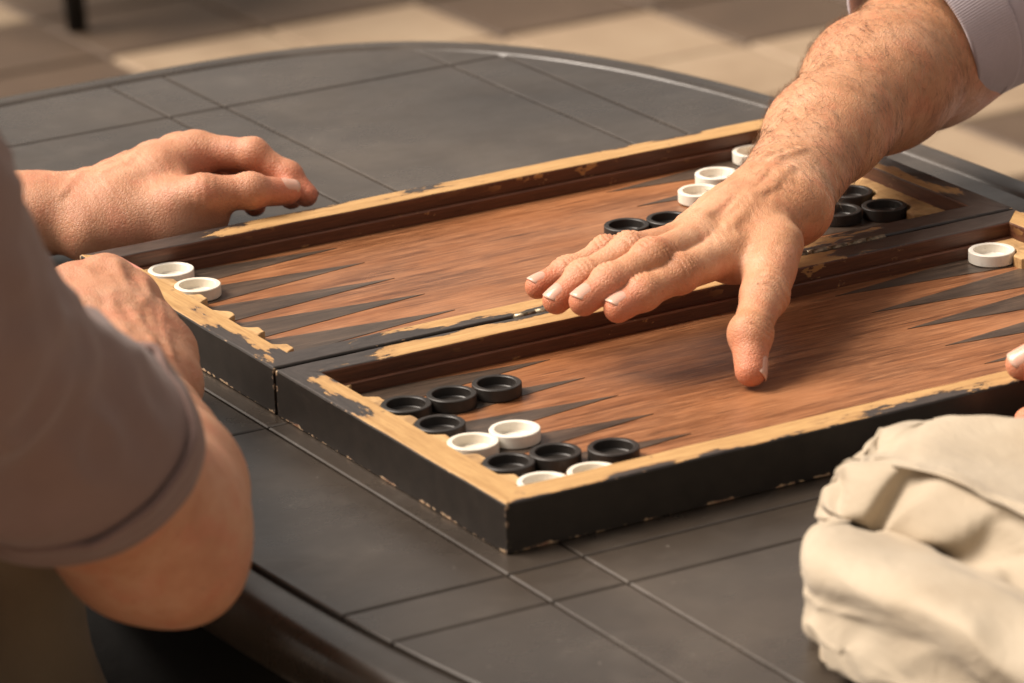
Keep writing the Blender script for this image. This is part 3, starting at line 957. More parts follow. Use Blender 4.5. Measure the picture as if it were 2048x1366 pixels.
def mesh_normals(X, F):
    n = np.cross(X[F[:, 2]] - X[F[:, 0]], X[F[:, 3]] - X[F[:, 1]]); N = np.zeros_like(X)
    for k in range(4): np.add.at(N, F[:, k], n)
    return N / np.maximum(np.linalg.norm(N, axis=1, keepdims=True), 1e-12)
# body hair of the forearm and the back of the hand
def hair(hand, X, F, count, parent, rng, mat):
    N = mesh_normals(X, F)
    rel = X - hand.w
    u = rel @ hand.fw
    arm_pts = [hand.w + hand.fw * .05] + [c for c, r, fl in hand.arm]
    wgt = np.clip((.055 - u) / .03, 0, 1) * np.clip(N @ (hand.dors * .9) + .75, 0, 1.2)
    wgt *= 1 - .75 * np.clip((u + .02) / .05, 0, 1)
    wgt *= np.clip((.56 - X[:, 0]) / .06, 0, 1)
    wgt = wgt / wgt.sum()
    pick = rng.choice(len(X), count, p=wgt)
    V, Fc = [], []
    axis = unit(hand.w - hand.arm[1][0])
    for i in pick:
        p, n = X[i], N[i]
        t = axis + np.cross(n, axis) * rng.normal(.55, .35) + rng.normal(0, .25, 3)
        t = unit(t - (t @ n) * n)
        ln = rng.uniform(.006, .016); r = rng.uniform(.00004, .00009)
        curl = rng.normal(0, .5)
        sd = np.cross(n, t); pts = []
        for s in np.linspace(0, 1, 5):
            q = p + t * ln * s + n * (ln * (.42 * s - .28 * s * s) * rng.uniform(.8, 1.2)) + sd * curl * ln * s * s * .5 - n * .0003
            pts.append(q)
        b = len(V)
        for k, q in enumerate(pts):
            rr = r * (1 - .8 * k / 4)
            for a in range(3):
                an = a * 2.094; V.append(q + (n * math.cos(an) + sd * math.sin(an)) * rr)
        for k in range(4):
            for a in range(3):
                c = (a + 1) % 3; Fc.append((b + 3 * k + a, b + 3 * k + c, b + 3 * k + 3 + c, b + 3 * k + 3 + a))
    o = obj('arm_hair', mesh_np('arm_hair', np.array(V), np.array(Fc)), mat, parent)
    o['kind'] = 'stuff'
    return o
def m_hair():
    k = NT('body hair'); n = k.noise(k.coord(), 60, 2)
    return k.out(k.ramp(n, [(.35, (.05, .026, .013)), (.55, (.16, .09, .045)), (.70, (.42, .28, .16))]), .45)
M_HAIR = m_hair()
hair(hB, XB_, FB_, 6000, body_b, np.random.default_rng(5), M_HAIR)

ax = unit(A3(.70, .42, .12) - A3(.5287, .3949, .0846))
hb = unit(ax + A3(.0, .0, .12))      # the hem is cut at a slant
slv = under(loft('sleeve', [((.549, .3993, .105), ax, UPV, .0580, .059), ((.59, .405, .115), ax, UPV, .062, .063), ((.68, .417, .130), ax, UPV, .077, .074), ((.78, .42, .20), unit(A3(.8, 0, .6)), UPV, .09, .09), ((.86, .42, .28), unit(A3(.7, 0, .7)), UPV, .09, .10)], M_POLO, None, amp=.006, freq=13, seed=3), person_b)
cuff = under(loft('cuff', [((.519, .3950, .0970), hb, UPV, .0550, .0560), ((.533, .3970, .1010), hb, UPV, .0575, .0580), ((.551, .3995, .106), hb, UPV, .0590, .0600)], M_CUFF, None, amp=.0015, freq=12, seed=3, thick=.003, sub=5, n=120), person_b)
under(loft('shirt', [((.93, .42, -.34), UPV, A3(1, 0, 0), .15, .20), ((.93, .42, -.1), UPV, A3(1, 0, 0), .135, .19), ((.93, .42, .15), UPV, A3(1, 0, 0), .13, .21), ((.94, .42, .30), UPV, A3(1, 0, 0), .10, .19), ((.95, .42, .38), UPV, A3(1, 0, 0), .06, .08)], M_POLO, None, n=60, amp=.008, freq=7, seed=9, close=True), person_b)
under(loft('sleeve', [((.62, -.066, .104), unit(A3(.9, .1, .3)), UPV, .060, .058), ((.70, -.05, .14), unit(A3(.8, .3, .5)), UPV, .07, .07), ((.82, .10, .25), unit(A3(.6, .6, .5)), UPV, .085, .085), ((.90, .25, .30), unit(A3(.4, .8, .2)), UPV, .09, .09)], M_POLO, None, amp=.006, freq=12, seed=5), person_b)

# ------------------------------------------------------------------ the player at the left
hA = Hand((.0370, .5650, .0290),       # left hand holding the far rail
          [[(.1105, .5720, .0550), (.1380, .5480, .0535), (.1535, .5330, .0405), (.1597, .5220, .0300)],
           [(.1085, .5900, .0500), (.1400, .5760, .0450), (.1560, .5600, .0310), (.1620, .5470, .0220)],
           [(.1000, .6070, .0430), (.1330, .6000, .0350), (.1480, .5870, .0210), (.1500, .5740, .0125)],
           [(.0900, .6200, .0340), (.1190, .6180, .0250), (.1310, .6080, .0135), (.1320, .5970, .0105)]],
          [(.0600, .5450, .0325), (.0907, .5220, .0432), (.1189, .5150, .0417), (.1445, .5165, .0360)],
          scale=.93, arm=[((.0069, .5900, .0287), .0265, .85), ((-.0393, .6200, .0300), .031, .9), ((-.14, .665, .045), .040, 1)],
          hint=(.1, .5, .8), thumb_dors=UPV * .75 - CDV * .6, wr=(.0255, .80), relief=.6,
          extra=[((.030, .556, .022), (.078, .536, .0215), .019, .0165), ((.078, .536, .0215), (.097, .528, .026), .0165, .012)])
hA2 = Hand((-0.0996, 0.2172, 0.0450),     # right hand, loosely clenched beside the board
           [[(-0.0920, 0.3030, 0.0750), (-0.0820, 0.3360, 0.0620), (-0.0760, 0.3240, 0.0400), (-0.0810, 0.3090, 0.0360)],
            [(-0.0746, 0.2995, 0.0776), (-0.0620, 0.3350, 0.0600), (-0.0570, 0.3210, 0.0360), (-0.0640, 0.3050, 0.0330)],
            [(-0.0630, 0.2919, 0.0682), (-0.0510, 0.3260, 0.0510), (-0.0460, 0.3130, 0.0290), (-0.0530, 0.2970, 0.0270)],
            [(-0.0560, 0.2820, 0.0526), (-0.0450, 0.3110, 0.0380), (-0.0420, 0.3010, 0.0210), (-0.0490, 0.2880, 0.0200)]],
           [(-0.1110, 0.2496, 0.0540), (-0.1070, 0.2920, 0.0590), (-0.0950, 0.3210, 0.0640), (-0.0760, 0.3380, 0.0670)],
           scale=1.20, arm=[((-.1310, .1450, .0528), .0340, .86), ((-.1560, .0850, .0593), .0390, .92), ((-.1789, .0245, .0658), .0425, .97), ((-.2018, -.0219, .0690), .0430, 1.0), ((-.2420, -.0480, .1130), .0405, 1.0), ((-.3140, -.0870, .1770), .0425, 1.0)],
           hint=(.3, -.2, .9), thumb_dors=UPV * .6 - CDV * .5, wr=(.0300, .76), relief=.6)
_b = hA2.base
hA2.base = lambda P: smin(_b(P), blob(P, A3(-.1900, -.0380, .0470), .0200), .02)
XA, FA, RA = build(hA, HA)
XC, FC, RC = build(hA2, HC)
X, F, R = join([(XA, FA, RA), (XC, FC, RC)])
me = mesh_np('body', X, F); fattr(me, 'red', R)
body_a = under(obj('body', me, M_SKIN_A), person_a)
for i in (0, 4): hA.nail(i, body_a, M_NAIL)
hA2.nail(4, body_a, M_NAIL)
ax = unit(A3(-.3337, -.1236, .2310) - A3(-.2561, -.0571, .1220))
hx = unit(ax * .9 + A3(.05, .0, .25))
under(loft('sleeve', [((-.2540, -.0550, .1250), hx, UPV, .0570, .0590), ((-.2620, -.0620, .1340), hx, UPV, .0585, .0605), ((-.3150, -.0850, .1760), ax, UPV, .0595, .0605), ((-.3540, -.1150, .2210), ax, UPV, .065, .066), ((-.3886, -.1403, .2819), unit(A3(-.8, .1, .5)), UPV, .080, .085), ((-.44, -.10, .30), unit(A3(-.8, .6, .1)), UPV, .085, .10)], M_TEE, None, n=140, amp=.0095, freq=24, seed=2.7, sub=10), person_a)
under(loft('hem', [((-.2500, -.0510, .1190), hx, UPV, .0584, .0604), ((-.2542, -.0552, .1252), hx, UPV, .0594, .0614), ((-.2640, -.0642, .1365), hx, UPV, .0589, .0609)], M_TEE, None, n=140, amp=.0095, freq=24, seed=2.7, sub=5, thick=.0034), person_a)
under(loft('khaki_vest', [((-.222, .136, .075), UPV, A3(1, 0, 0), .028, .034), ((-.221, .134, .03), UPV, A3(1, 0, 0), .031, .040), ((-.217, .130, -.03), UPV, A3(1, 0, 0), .036, .046), ((-.213, .128, -.10), UPV, A3(1, 0, 0), .042, .054), ((-.213, .128, -.22), UPV, A3(1, 0, 0), .045, .058)], M_KHAKI, None, n=64, amp=.008, freq=11, seed=4.2, sub=6), person_a)
under(loft('sleeve', [((-.14, .66, .05), unit(A3(-.8, .1, .3)), UPV, .052, .05), ((-.22, .64, .10), unit(A3(-.7, -.4, .5)), UPV, .065, .06), ((-.34, .45, .22), unit(A3(-.5, -.7, .4)), UPV, .075, .075), ((-.42, .27, .28), unit(A3(-.3, -.9, .1)), UPV, .085, .09)], M_TEE, None, amp=.006, freq=12, seed=6), person_a)
under(loft('shirt', [((-.45, .06, -.34), UPV, A3(1, 0, 0), .15, .20), ((-.46, .06, -.1), UPV, A3(1, 0, 0), .14, .19), ((-.46, .06, .12), UPV, A3(1, 0, 0), .13, .21), ((-.46, .06, .27), UPV, A3(1, 0, 0), .10, .19), ((-.46, .06, .36), UPV, A3(1, 0, 0), .06, .08)], M_TEE, None, n=60, amp=.008, freq=7, seed=2, close=True), person_a)
for yy in (-.02, .27):
    under(loft('trouser_leg', [((-.50, yy * .7 + .02, -.185), A3(1, 0, 0), UPV, .095, .10), ((-.30, yy, -.165), A3(1, 0, 0), UPV, .088, .095), ((-.05, yy, -.140), A3(1, 0, 0), UPV, .080, .092), ((.10, yy, -.150), unit(A3(.8, 0, -.6)), UPV, .070, .072), ((.14, yy, -.30), A3(0, 0, -1), A3(1, 0, 0), .066, .066), ((.13, yy, -.60), A3(0, 0, -1), A3(1, 0, 0), .055, .055)], M_TROUSER, None, n=40, amp=.006, freq=10, seed=yy, close=True), person_a)

# ------------------------------------------------------------------ canvas bag slumped in front of the board
# cloth grid of 62 rows x 44 points (x, y, z), settled folds, in tenths of a millimetre
BAG = [
    [825, -1537, 30, 774, -1572, 30, 758, -1600, 30, 689, -1664, 30, 629, -1733, 30, 595, -1766, 30, 542, -1826, 30, 499, -1868, 30, 484, -1890, 30, 463, -1923, 30, 441, -1958, 30, 433, -1978, 30, 421, -2014, 30, 427, -2038, 30, 433, -2073, 30, 446, -2118, 30, 457, -2149, 30, 479, -2201, 30, 493, -2266, 30, 501, -2302, 30, 506, -2373, 30, 508, -2452, 30, 510, -2490, 30, 510, -2581, 30, 513, -2671, 30, 519, -2711, 30, 527, -2807, 30, 534, -2910, 30, 539, -2959, 30, 547, -3061, 30, 563, -3162, 30, 567, -3216, 30, 590, -3323, 30, 602, -3381, 30, 626, -3498, 30, 660, -3608, 30, 675, -3658, 30, 709, -3745, 30, 765, -3825, 30, 792, -3861, 30, 862, -3920, 30, 924, -3974, 30, 957, -4000, 30, 998, -4038, 30],
    [813, -1538, 30, 718, -1498, 80, 689, -1530, 87, 642, -1614, 37, 639, -1735, 27, 619, -1775, 24, 545, -1815, 45, 511, -1860, 44, 501, -1891, 38, 481, -1940, 28, 456, -1972, 46, 444, -1986, 45, 449, -2020, 34, 441, -2045, 48, 473, -2080, 39, 487, -2134, 51, 503, -2154, 45, 503, -2222, 67, 507, -2274, 46, 501, -2306, 44, 496, -2380, 39, 500, -2455, 64, 508, -2499, 73, 502, -2603, 74, 494, -2680, 59, 457, -2723, 46, 411, -2817, 66, 445, -2906, 33, 465, -2948, 58, 415, -3020, 24, 427, -3168, 14, 443, -3240, 14, 583, -3331, 58, 588, -3386, 65, 546, -3475, 43, 589, -3639, 68, 604, -3695, 60, 594, -3831, 52, 704, -3886, 27, 790, -3861, 46, 864, -3917, 57, 922, -3989, 48, 963, -4009, 52, 1004, -4055, 42],
    [818, -1547, 30, 720, -1499, 95, 695, -1539, 100, 621, -1597, 65, 580, -1679, 36, 608, -1752, 36, 571, -1822, 37, 531, -1871, 36, 518, -1900, 32, 506, -1953, 39, 478, -1990, 47, 458, -1994, 54, 457, -2027, 51, 465, -2047, 56, 491, -2083, 57, 501, -2147, 81, 500, -2167, 69, 454, -2217, 43, 503, -2282, 71, 509, -2322, 65, 437, -2363, 34, 420, -2425, 61, 428, -2465, 84, 424, -2596, 75, 423, -2656, 8, 404, -2707, 19, 376, -2806, 77, 407, -2929, 47, 444, -2970, 84, 424, -3019, 54, 424, -3198, 32, 440, -3275, 42, 509, -3357, 71, 535, -3400, 98, 509, -3495, 39, 554, -3663, 59, 582, -3729, 74, 609, -3851, 94, 692, -3928, 31, 767, -3917, 31, 881, -3913, 82, 926, -4000, 70, 956, -4027, 66, 1002, -4067, 60],
    [817, -1556, 30, 714, -1514, 112, 686, -1548, 112, 663, -1634, 56, 542, -1647, 79, 537, -1712, 64, 601, -1834, 51, 547, -1871, 67, 525, -1897, 76, 492, -1937, 77, 470, -1985, 80, 456, -2003, 86, 436, -2045, 92, 448, -2070, 89, 470, -2105, 88, 418, -2151, 74, 409, -2183, 107, 364, -2223, 39, 389, -2291, 44, 409, -2336, 118, 388, -2380, 119, 388, -2483, 19, 394, -2528, 9, 386, -2631, 35, 387, -2707, 92, 392, -2722, 117, 440, -2806, 154, 421, -2908, 105, 431, -2958, 119, 476, -3047, 101, 459, -3177, 64, 443, -3269, 76, 480, -3413, 65, 491, -3479, 79, 516, -3599, 107, 541, -3720, 130, 557, -3785, 153, 677, -3813, 123, 777, -3873, 103, 806, -3910, 98, 875, -3965, 105, 953, -4004, 138, 975, -4037, 122, 1007, -4094, 102],
    [830, -1567, 34, 728, -1482, 123, 704, -1528, 134, 676, -1630, 94, 556, -1650, 113, 545, -1705, 95, 628, -1840, 80, 587, -1901, 93, 568, -1923, 98, 538, -1968, 107, 511, -1996, 108, 500, -2012, 106, 488, -2054, 106, 487, -2075, 125, 461, -2119, 141, 347, -2142, 75, 333, -2191, 64, 349, -2279, 95, 352, -2333, 75, 361, -2358, 58, 370, -2444, 93, 371, -2527, 94, 371, -2556, 77, 373, -2610, 108, 399, -2773, 92, 400, -2794, 110, 418, -2814, 176, 403, -2942, 159, 417, -3016, 89, 414, -3117, 114, 539, -3221, 124, 502, -3274, 140, 478, -3411, 149, 492, -3494, 177, 530, -3611, 197, 569, -3739, 179, 605, -3780, 209, 727, -3810, 166, 849, -3857, 159, 847, -3922, 149, 802, -4059, 76, 927, -4065, 129, 981, -4063, 159, 1011, -4116, 137],
    [834, -1566, 41, 745, -1481, 130, 720, -1521, 138, 653, -1601, 117, 563, -1652, 138, 523, -1697, 121, 603, -1824, 89, 591, -1898, 117, 573, -1922, 128, 538, -1963, 129, 516, -2001, 134, 498, -2016, 131, 485, -2042, 118, 474, -2063, 127, 424, -2113, 144, 346, -2157, 95, 326, -2194, 88, 339, -2240, 115, 341, -2324, 115, 357, -2351, 86, 370, -2422, 55, 377, -2508, 86, 378, -2538, 101, 386, -2590, 139, 406, -2744, 139, 405, -2827, 113, 402, -2878, 120, 424, -3004, 150, 424, -3071, 93, 422, -3175, 95, 506, -3235, 154, 496, -3288, 170, 497, -3429, 157, 502, -3498, 187, 525, -3603, 249, 592, -3711, 179, 662, -3734, 188, 771, -3789, 178, 838, -3874, 184, 834, -3934, 173, 816, -4063, 100, 897, -4113, 119, 963, -4084, 156, 1010, -4129, 155],
    [853, -1561, 57, 801, -1527, 106, 753, -1505, 159, 671, -1571, 142, 588, -1654, 146, 579, -1714, 114, 603, -1822, 115, 550, -1858, 118, 533, -1877, 125, 519, -1926, 144, 451, -1938, 127, 434, -1945, 156, 384, -2011, 132, 381, -2036, 135, 362, -2080, 152, 324, -2138, 161, 326, -2143, 177, 340, -2154, 196, 338, -2238, 193, 355, -2284, 167, 362, -2380, 120, 348, -2481, 120, 359, -2517, 147, 373, -2616, 156, 372, -2666, 199, 386, -2759, 184, 391, -2935, 91, 422, -3059, 83, 431, -3115, 104, 450, -3209, 136, 462, -3273, 175, 473, -3324, 211, 506, -3434, 233, 504, -3499, 268, 557, -3625, 303, 643, -3683, 233, 716, -3710, 223, 788, -3804, 225, 811, -3916, 214, 748, -3996, 176, 782, -4103, 123, 892, -4138, 179, 956, -4114, 197, 1013, -4148, 186],
    [867, -1550, 68, 842, -1599, 74, 799, -1605, 97, 707, -1579, 185, 625, -1635, 176, 593, -1682, 159, 575, -1764, 183, 497, -1781, 189, 465, -1797, 180, 440, -1848, 178, 394, -1878, 177, 374, -1896, 183, 352, -1945, 183, 346, -1969, 191, 360, -2033, 209, 376, -2114, 212, 343, -2116, 226, 320, -2139, 218, 362, -2223, 241, 361, -2273, 225, 353, -2350, 190, 363, -2460, 168, 365, -2514, 180, 381, -2601, 184, 371, -2716, 165, 384, -2776, 155, 390, -2900, 180, 405, -3040, 184, 414, -3097, 197, 419, -3189, 213, 460, -3284, 234, 479, -3314, 281, 520, -3444, 257, 519, -3495, 272, 535, -3644, 334, 705, -3666, 250, 751, -3707, 238, 809, -3813, 262, 845, -3917, 257, 794, -3996, 249, 810, -4106, 159, 877, -4185, 134, 932, -4204, 136, 1024, -4167, 200],
    [890, -1536, 83, 856, -1561, 110, 831, -1599, 130, 694, -1594, 185, 638, -1608, 155, 599, -1640, 183, 531, -1709, 211, 488, -1745, 220, 467, -1776, 233, 451, -1829, 235, 412, -1855, 234, 407, -1878, 235, 372, -1917, 241, 362, -1937, 242, 345, -1981, 249, 332, -2041, 260, 320, -2065, 277, 322, -2184, 205, 348, -2245, 208, 359, -2271, 242, 353, -2328, 232, 364, -2415, 207, 371, -2466, 206, 375, -2583, 222, 397, -2717, 228, 397, -2788, 231, 384, -2886, 233, 419, -3005, 233, 425, -3075, 232, 453, -3197, 262, 458, -3334, 235, 471, -3375, 249, 507, -3424, 308, 527, -3502, 343, 558, -3668, 367, 717, -3674, 291, 766, -3721, 285, 774, -3847, 299, 802, -3938, 283, 772, -4019, 293, 811, -4108, 185, 876, -4210, 160, 925, -4241, 149, 1015, -4198, 233],
    [900, -1524, 95, 830, -1526, 119, 819, -1571, 154, 677, -1591, 202, 647, -1596, 156, 613, -1639, 184, 556, -1715, 227, 511, -1758, 229, 489, -1783, 238, 457, -1821, 257, 429, -1855, 262, 414, -1869, 261, 392, -1912, 253, 382, -1930, 249, 373, -1974, 268, 349, -2013, 262, 332, -2035, 272, 333, -2168, 220, 340, -2260, 146, 345, -2277, 190, 368, -2316, 252, 364, -2402, 236, 373, -2456, 234, 387, -2578, 247, 394, -2706, 249, 391, -2779, 252, 396, -2892, 254, 407, -3004, 249, 418, -3076, 251, 439, -3208, 273, 460, -3342, 277, 480, -3403, 265, 495, -3470, 249, 521, -3546, 301, 548, -3711, 356, 716, -3687, 307, 756, -3726, 304, 695, -3869, 278, 733, -3972, 247, 742, -4044, 265, 804, -4140, 200, 876, -4222, 179, 915, -4255, 161, 1004, -4210, 241],
    [897, -1504, 118, 789, -1492, 66, 749, -1542, 144, 666, -1521, 262, 645, -1598, 188, 626, -1640, 212, 548, -1696, 246, 521, -1751, 286, 506, -1774, 282, 474, -1815, 298, 437, -1845, 304, 433, -1864, 299, 403, -1899, 312, 395, -1924, 318, 392, -1975, 325, 370, -2036, 307, 362, -2055, 294, 369, -2149, 299, 358, -2227, 274, 351, -2248, 288, 403, -2310, 311, 395, -2417, 304, 391, -2475, 307, 404, -2604, 317, 385, -2737, 318, 392, -2803, 316, 411, -2929, 326, 432, -3053, 322, 445, -3114, 320, 463, -3242, 331, 481, -3374, 331, 472, -3440, 331, 495, -3551, 219, 498, -3619, 175, 558, -3737, 195, 622, -3779, 272, 651, -3812, 283, 691, -3891, 195, 694, -4022, 188, 738, -4081, 207, 808, -4215, 219, 888, -4293, 271, 917, -4303, 241, 976, -4258, 267],
    [869, -1503, 137, 772, -1461, 72, 725, -1491, 70, 698, -1516, 144, 635, -1601, 193, 613, -1633, 234, 560, -1694, 292, 511, -1730, 316, 494, -1751, 322, 485, -1792, 330, 449, -1822, 345, 449, -1849, 358, 415, -1877, 360, 392, -1894, 351, 391, -1949, 372, 377, -2015, 343, 377, -2063, 344, 382, -2141, 358, 382, -2194, 363, 396, -2241, 377, 412, -2363, 392, 405, -2479, 400, 405, -2546, 401, 405, -2686, 410, 395, -2823, 415, 396, -2883, 419, 419, -3013, 419, 444, -3134, 410, 449, -3198, 400, 451, -3313, 369, 499, -3415, 358, 498, -3484, 360, 493, -3619, 311, 514, -3651, 266, 529, -3763, 193, 579, -3856, 216, 612, -3888, 247, 648, -3981, 229, 699, -4057, 218, 734, -4115, 233, 767, -4245, 252, 882, -4322, 413, 958, -4337, 431, 927, -4323, 305],
    [859, -1505, 142, 751, -1451, 74, 703, -1463, 98, 684, -1499, 140, 641, -1601, 213, 609, -1630, 255, 567, -1701, 333, 527, -1745, 343, 514, -1765, 349, 477, -1786, 353, 449, -1811, 363, 448, -1837, 377, 410, -1874, 384, 390, -1893, 377, 379, -1993, 373, 365, -2041, 365, 364, -2080, 366, 378, -2159, 388, 372, -2229, 394, 374, -2283, 399, 384, -2398, 421, 385, -2527, 444, 392, -2594, 452, 403, -2731, 454, 407, -2871, 463, 397, -2939, 467, 412, -3067, 460, 416, -3188, 443, 410, -3248, 422, 453, -3325, 385, 497, -3442, 373, 486, -3513, 376, 517, -3646, 332, 512, -3693, 289, 558, -3780, 242, 576, -3826, 229, 597, -3866, 225, 658, -3965, 219, 720, -4039, 217, 757, -4092, 232, 795, -4236, 242, 801, -4358, 401, 877, -4366, 435, 904, -4354, 325],
    [847, -1512, 157, 708, -1442, 146, 691, -1447, 202, 668, -1495, 221, 611, -1590, 283, 591, -1630, 328, 532, -1676, 409, 491, -1710, 395, 484, -1730, 406, 481, -1770, 397, 469, -1802, 397, 455, -1821, 393, 424, -1863, 401, 418, -1889, 408, 391, -1969, 404, 381, -2073, 406, 384, -2116, 412, 390, -2197, 428, 391, -2290, 450, 389, -2346, 461, 383, -2457, 487, 381, -2599, 513, 383, -2669, 510, 378, -2810, 516, 393, -2948, 518, 397, -3025, 517, 393, -3152, 511, 416, -3266, 492, 431, -3321, 464, 475, -3383, 420, 512, -3499, 387, 527, -3582, 366, 543, -3683, 293, 550, -3720, 257, 585, -3851, 276, 595, -3897, 271, 626, -3905, 257, 655, -3979, 265, 710, -4029, 238, 752, -4076, 227, 822, -4179, 214, 786, -4347, 263, 793, -4390, 316, 871, -4388, 337],
    [863, -1481, 155, 729, -1422, 141, 722, -1430, 237, 681, -1478, 330, 605, -1545, 344, 604, -1594, 359, 547, -1638, 404, 531, -1693, 360, 523, -1714, 357, 497, -1746, 373, 474, -1768, 383, 466, -1789, 387, 438, -1837, 415, 426, -1856, 428, 391, -1917, 432, 367, -2010, 438, 364, -2059, 462, 357, -2172, 493, 359, -2280, 513, 359, -2333, 532, 360, -2453, 549, 357, -2592, 570, 365, -2658, 577, 372, -2772, 602, 377, -2897, 613, 377, -2972, 619, 383, -3106, 627, 386, -3215, 623, 388, -3267, 592, 412, -3366, 523, 459, -3464, 476, 492, -3503, 451, 531, -3636, 380, 516, -3686, 338, 538, -3785, 350, 566, -3834, 344, 585, -3844, 346, 627, -3958, 312, 674, -4057, 280, 715, -4098, 276, 735, -4224, 246, 768, -4361, 335, 813, -4418, 351, 878, -4353, 332],
    [884, -1455, 154, 752, -1413, 105, 739, -1420, 181, 703, -1460, 351, 619, -1507, 368, 619, -1555, 389, 575, -1617, 413, 543, -1660, 363, 543, -1683, 343, 522, -1716, 352, 496, -1744, 355, 485, -1766, 365, 457, -1805, 414, 449, -1823, 436, 400, -1875, 459, 373, -1952, 480, 357, -1999, 497, 350, -2127, 548, 350, -2237, 582, 351, -2286, 594, 359, -2409, 604, 369, -2547, 617, 373, -2607, 626, 378, -2714, 655, 387, -2834, 680, 391, -2902, 688, 400, -3037, 692, 410, -3165, 694, 419, -3224, 683, 445, -3336, 594, 476, -3450, 549, 500, -3497, 535, 512, -3584, 454, 503, -3622, 423, 515, -3721, 415, 562, -3737, 368, 573, -3769, 370, 582, -3931, 350, 637, -4065, 337, 668, -4118, 294, 726, -4248, 335, 796, -4346, 438, 874, -4385, 430, 917, -4303, 321],
    [945, -1386, 145, 825, -1349, 105, 794, -1374, 145, 732, -1397, 325, 676, -1463, 426, 655, -1477, 454, 644, -1548, 471, 586, -1584, 485, 573, -1597, 452, 581, -1612, 347, 567, -1656, 341, 556, -1682, 352, 522, -1715, 425, 503, -1727, 458, 456, -1765, 505, 425, -1818, 568, 417, -1851, 598, 416, -1946, 644, 437, -2069, 673, 444, -2132, 681, 469, -2252, 687, 484, -2386, 695, 486, -2447, 697, 518, -2560, 702, 551, -2686, 702, 560, -2753, 700, 605, -2879, 695, 621, -2999, 689, 634, -3065, 686, 660, -3204, 683, 665, -3326, 681, 666, -3385, 687, 685, -3551, 664, 699, -3616, 617, 802, -3682, 568, 855, -3770, 491, 845, -3763, 414, 842, -3843, 373, 877, -3936, 402, 892, -3991, 404, 961, -4125, 458, 1046, -4197, 455, 1070, -4189, 416, 1036, -4141, 294],
    [1032, -1289, 137, 906, -1255, 102, 872, -1283, 145, 800, -1351, 263, 760, -1397, 424, 736, -1413, 477, 757, -1470, 518, 756, -1544, 532, 706, -1544, 543, 650, -1539, 500, 616, -1552, 405, 611, -1577, 391, 581, -1615, 462, 572, -1620, 506, 564, -1652, 557, 584, -1695, 598, 603, -1724, 610, 647, -1793, 622, 675, -1895, 615, 690, -1952, 615, 704, -2055, 616, 708, -2181, 625, 713, -2253, 629, 726, -2363, 654, 756, -2490, 670, 770, -2564, 672, 775, -2678, 675, 796, -2793, 679, 806, -2861, 677, 825, -3001, 659, 854, -3127, 639, 872, -3184, 622, 878, -3315, 601, 870, -3393, 605, 909, -3475, 600, 1010, -3627, 572, 1049, -3700, 547, 1080, -3799, 502, 1116, -3865, 456, 1150, -3879, 437, 1178, -3917, 410, 1221, -3967, 366, 1249, -3978, 347, 1191, -3946, 258],
    [1077, -1240, 131, 953, -1210, 91, 917, -1228, 139, 850, -1313, 237, 794, -1362, 402, 777, -1378, 478, 846, -1455, 529, 848, -1553, 528, 815, -1557, 547, 731, -1536, 540, 660, -1523, 494, 639, -1541, 468, 623, -1579, 517, 619, -1575, 542, 639, -1611, 568, 675, -1643, 595, 700, -1664, 604, 744, -1736, 603, 778, -1816, 594, 789, -1862, 590, 795, -1965, 583, 807, -2089, 592, 806, -2152, 596, 808, -2275, 606, 812, -2394, 617, 819, -2458, 618, 829, -2586, 619, 844, -2709, 617, 847, -2778, 616, 874, -2907, 603, 913, -3026, 596, 930, -3079, 602, 942, -3180, 576, 952, -3260, 578, 989, -3358, 577, 1074, -3494, 546, 1114, -3578, 524, 1150, -3670, 477, 1193, -3744, 466, 1229, -3741, 439, 1272, -3768, 398, 1309, -3833, 345, 1335, -3855, 326, 1263, -3848, 239],
    [1155, -1143, 123, 1035, -1120, 69, 993, -1135, 98, 923, -1200, 214, 862, -1288, 309, 840, -1319, 380, 930, -1432, 497, 970, -1527, 498, 940, -1545, 506, 878, -1538, 538, 828, -1515, 553, 782, -1503, 544, 758, -1531, 530, 776, -1574, 532, 821, -1591, 544, 838, -1607, 556, 838, -1623, 544, 881, -1675, 530, 921, -1696, 518, 912, -1725, 527, 919, -1800, 541, 926, -1920, 541, 931, -1978, 551, 936, -2104, 567, 923, -2221, 575, 918, -2280, 572, 919, -2401, 568, 918, -2540, 562, 932, -2603, 566, 973, -2716, 582, 1007, -2843, 573, 1019, -2896, 569, 1046, -3001, 561, 1066, -3065, 562, 1105, -3193, 552, 1153, -3273, 520, 1149, -3316, 513, 1213, -3401, 504, 1230, -3455, 454, 1283, -3467, 422, 1336, -3548, 383, 1394, -3561, 380, 1405, -3595, 341, 1386, -3677, 209],
    [1240, -1042, 116, 1131, -1017, 54, 1086, -1046, 83, 1026, -1116, 164, 961, -1193, 254, 917, -1224, 306, 924, -1297, 442, 904, -1423, 506, 860, -1440, 519, 871, -1422, 524, 881, -1438, 518, 879, -1452, 518, 863, -1493, 541, 854, -1522, 522, 868, -1513, 504, 940, -1508, 474, 943, -1513, 468, 981, -1517, 427, 996, -1567, 434, 1002, -1588, 448, 966, -1655, 503, 997, -1744, 541, 1005, -1805, 548, 1026, -1931, 538, 1027, -2056, 529, 1007, -2129, 528, 999, -2252, 551, 995, -2376, 556, 999, -2462, 558, 1019, -2596, 540, 1039, -2678, 515, 1053, -2718, 503, 1069, -2814, 493, 1083, -2883, 504, 1127, -3006, 505, 1145, -3077, 501, 1134, -3113, 493, 1177, -3201, 491, 1185, -3248, 454, 1215, -3263, 443, 1263, -3357, 450, 1359, -3379, 385, 1390, -3410, 338, 1491, -3543, 185],
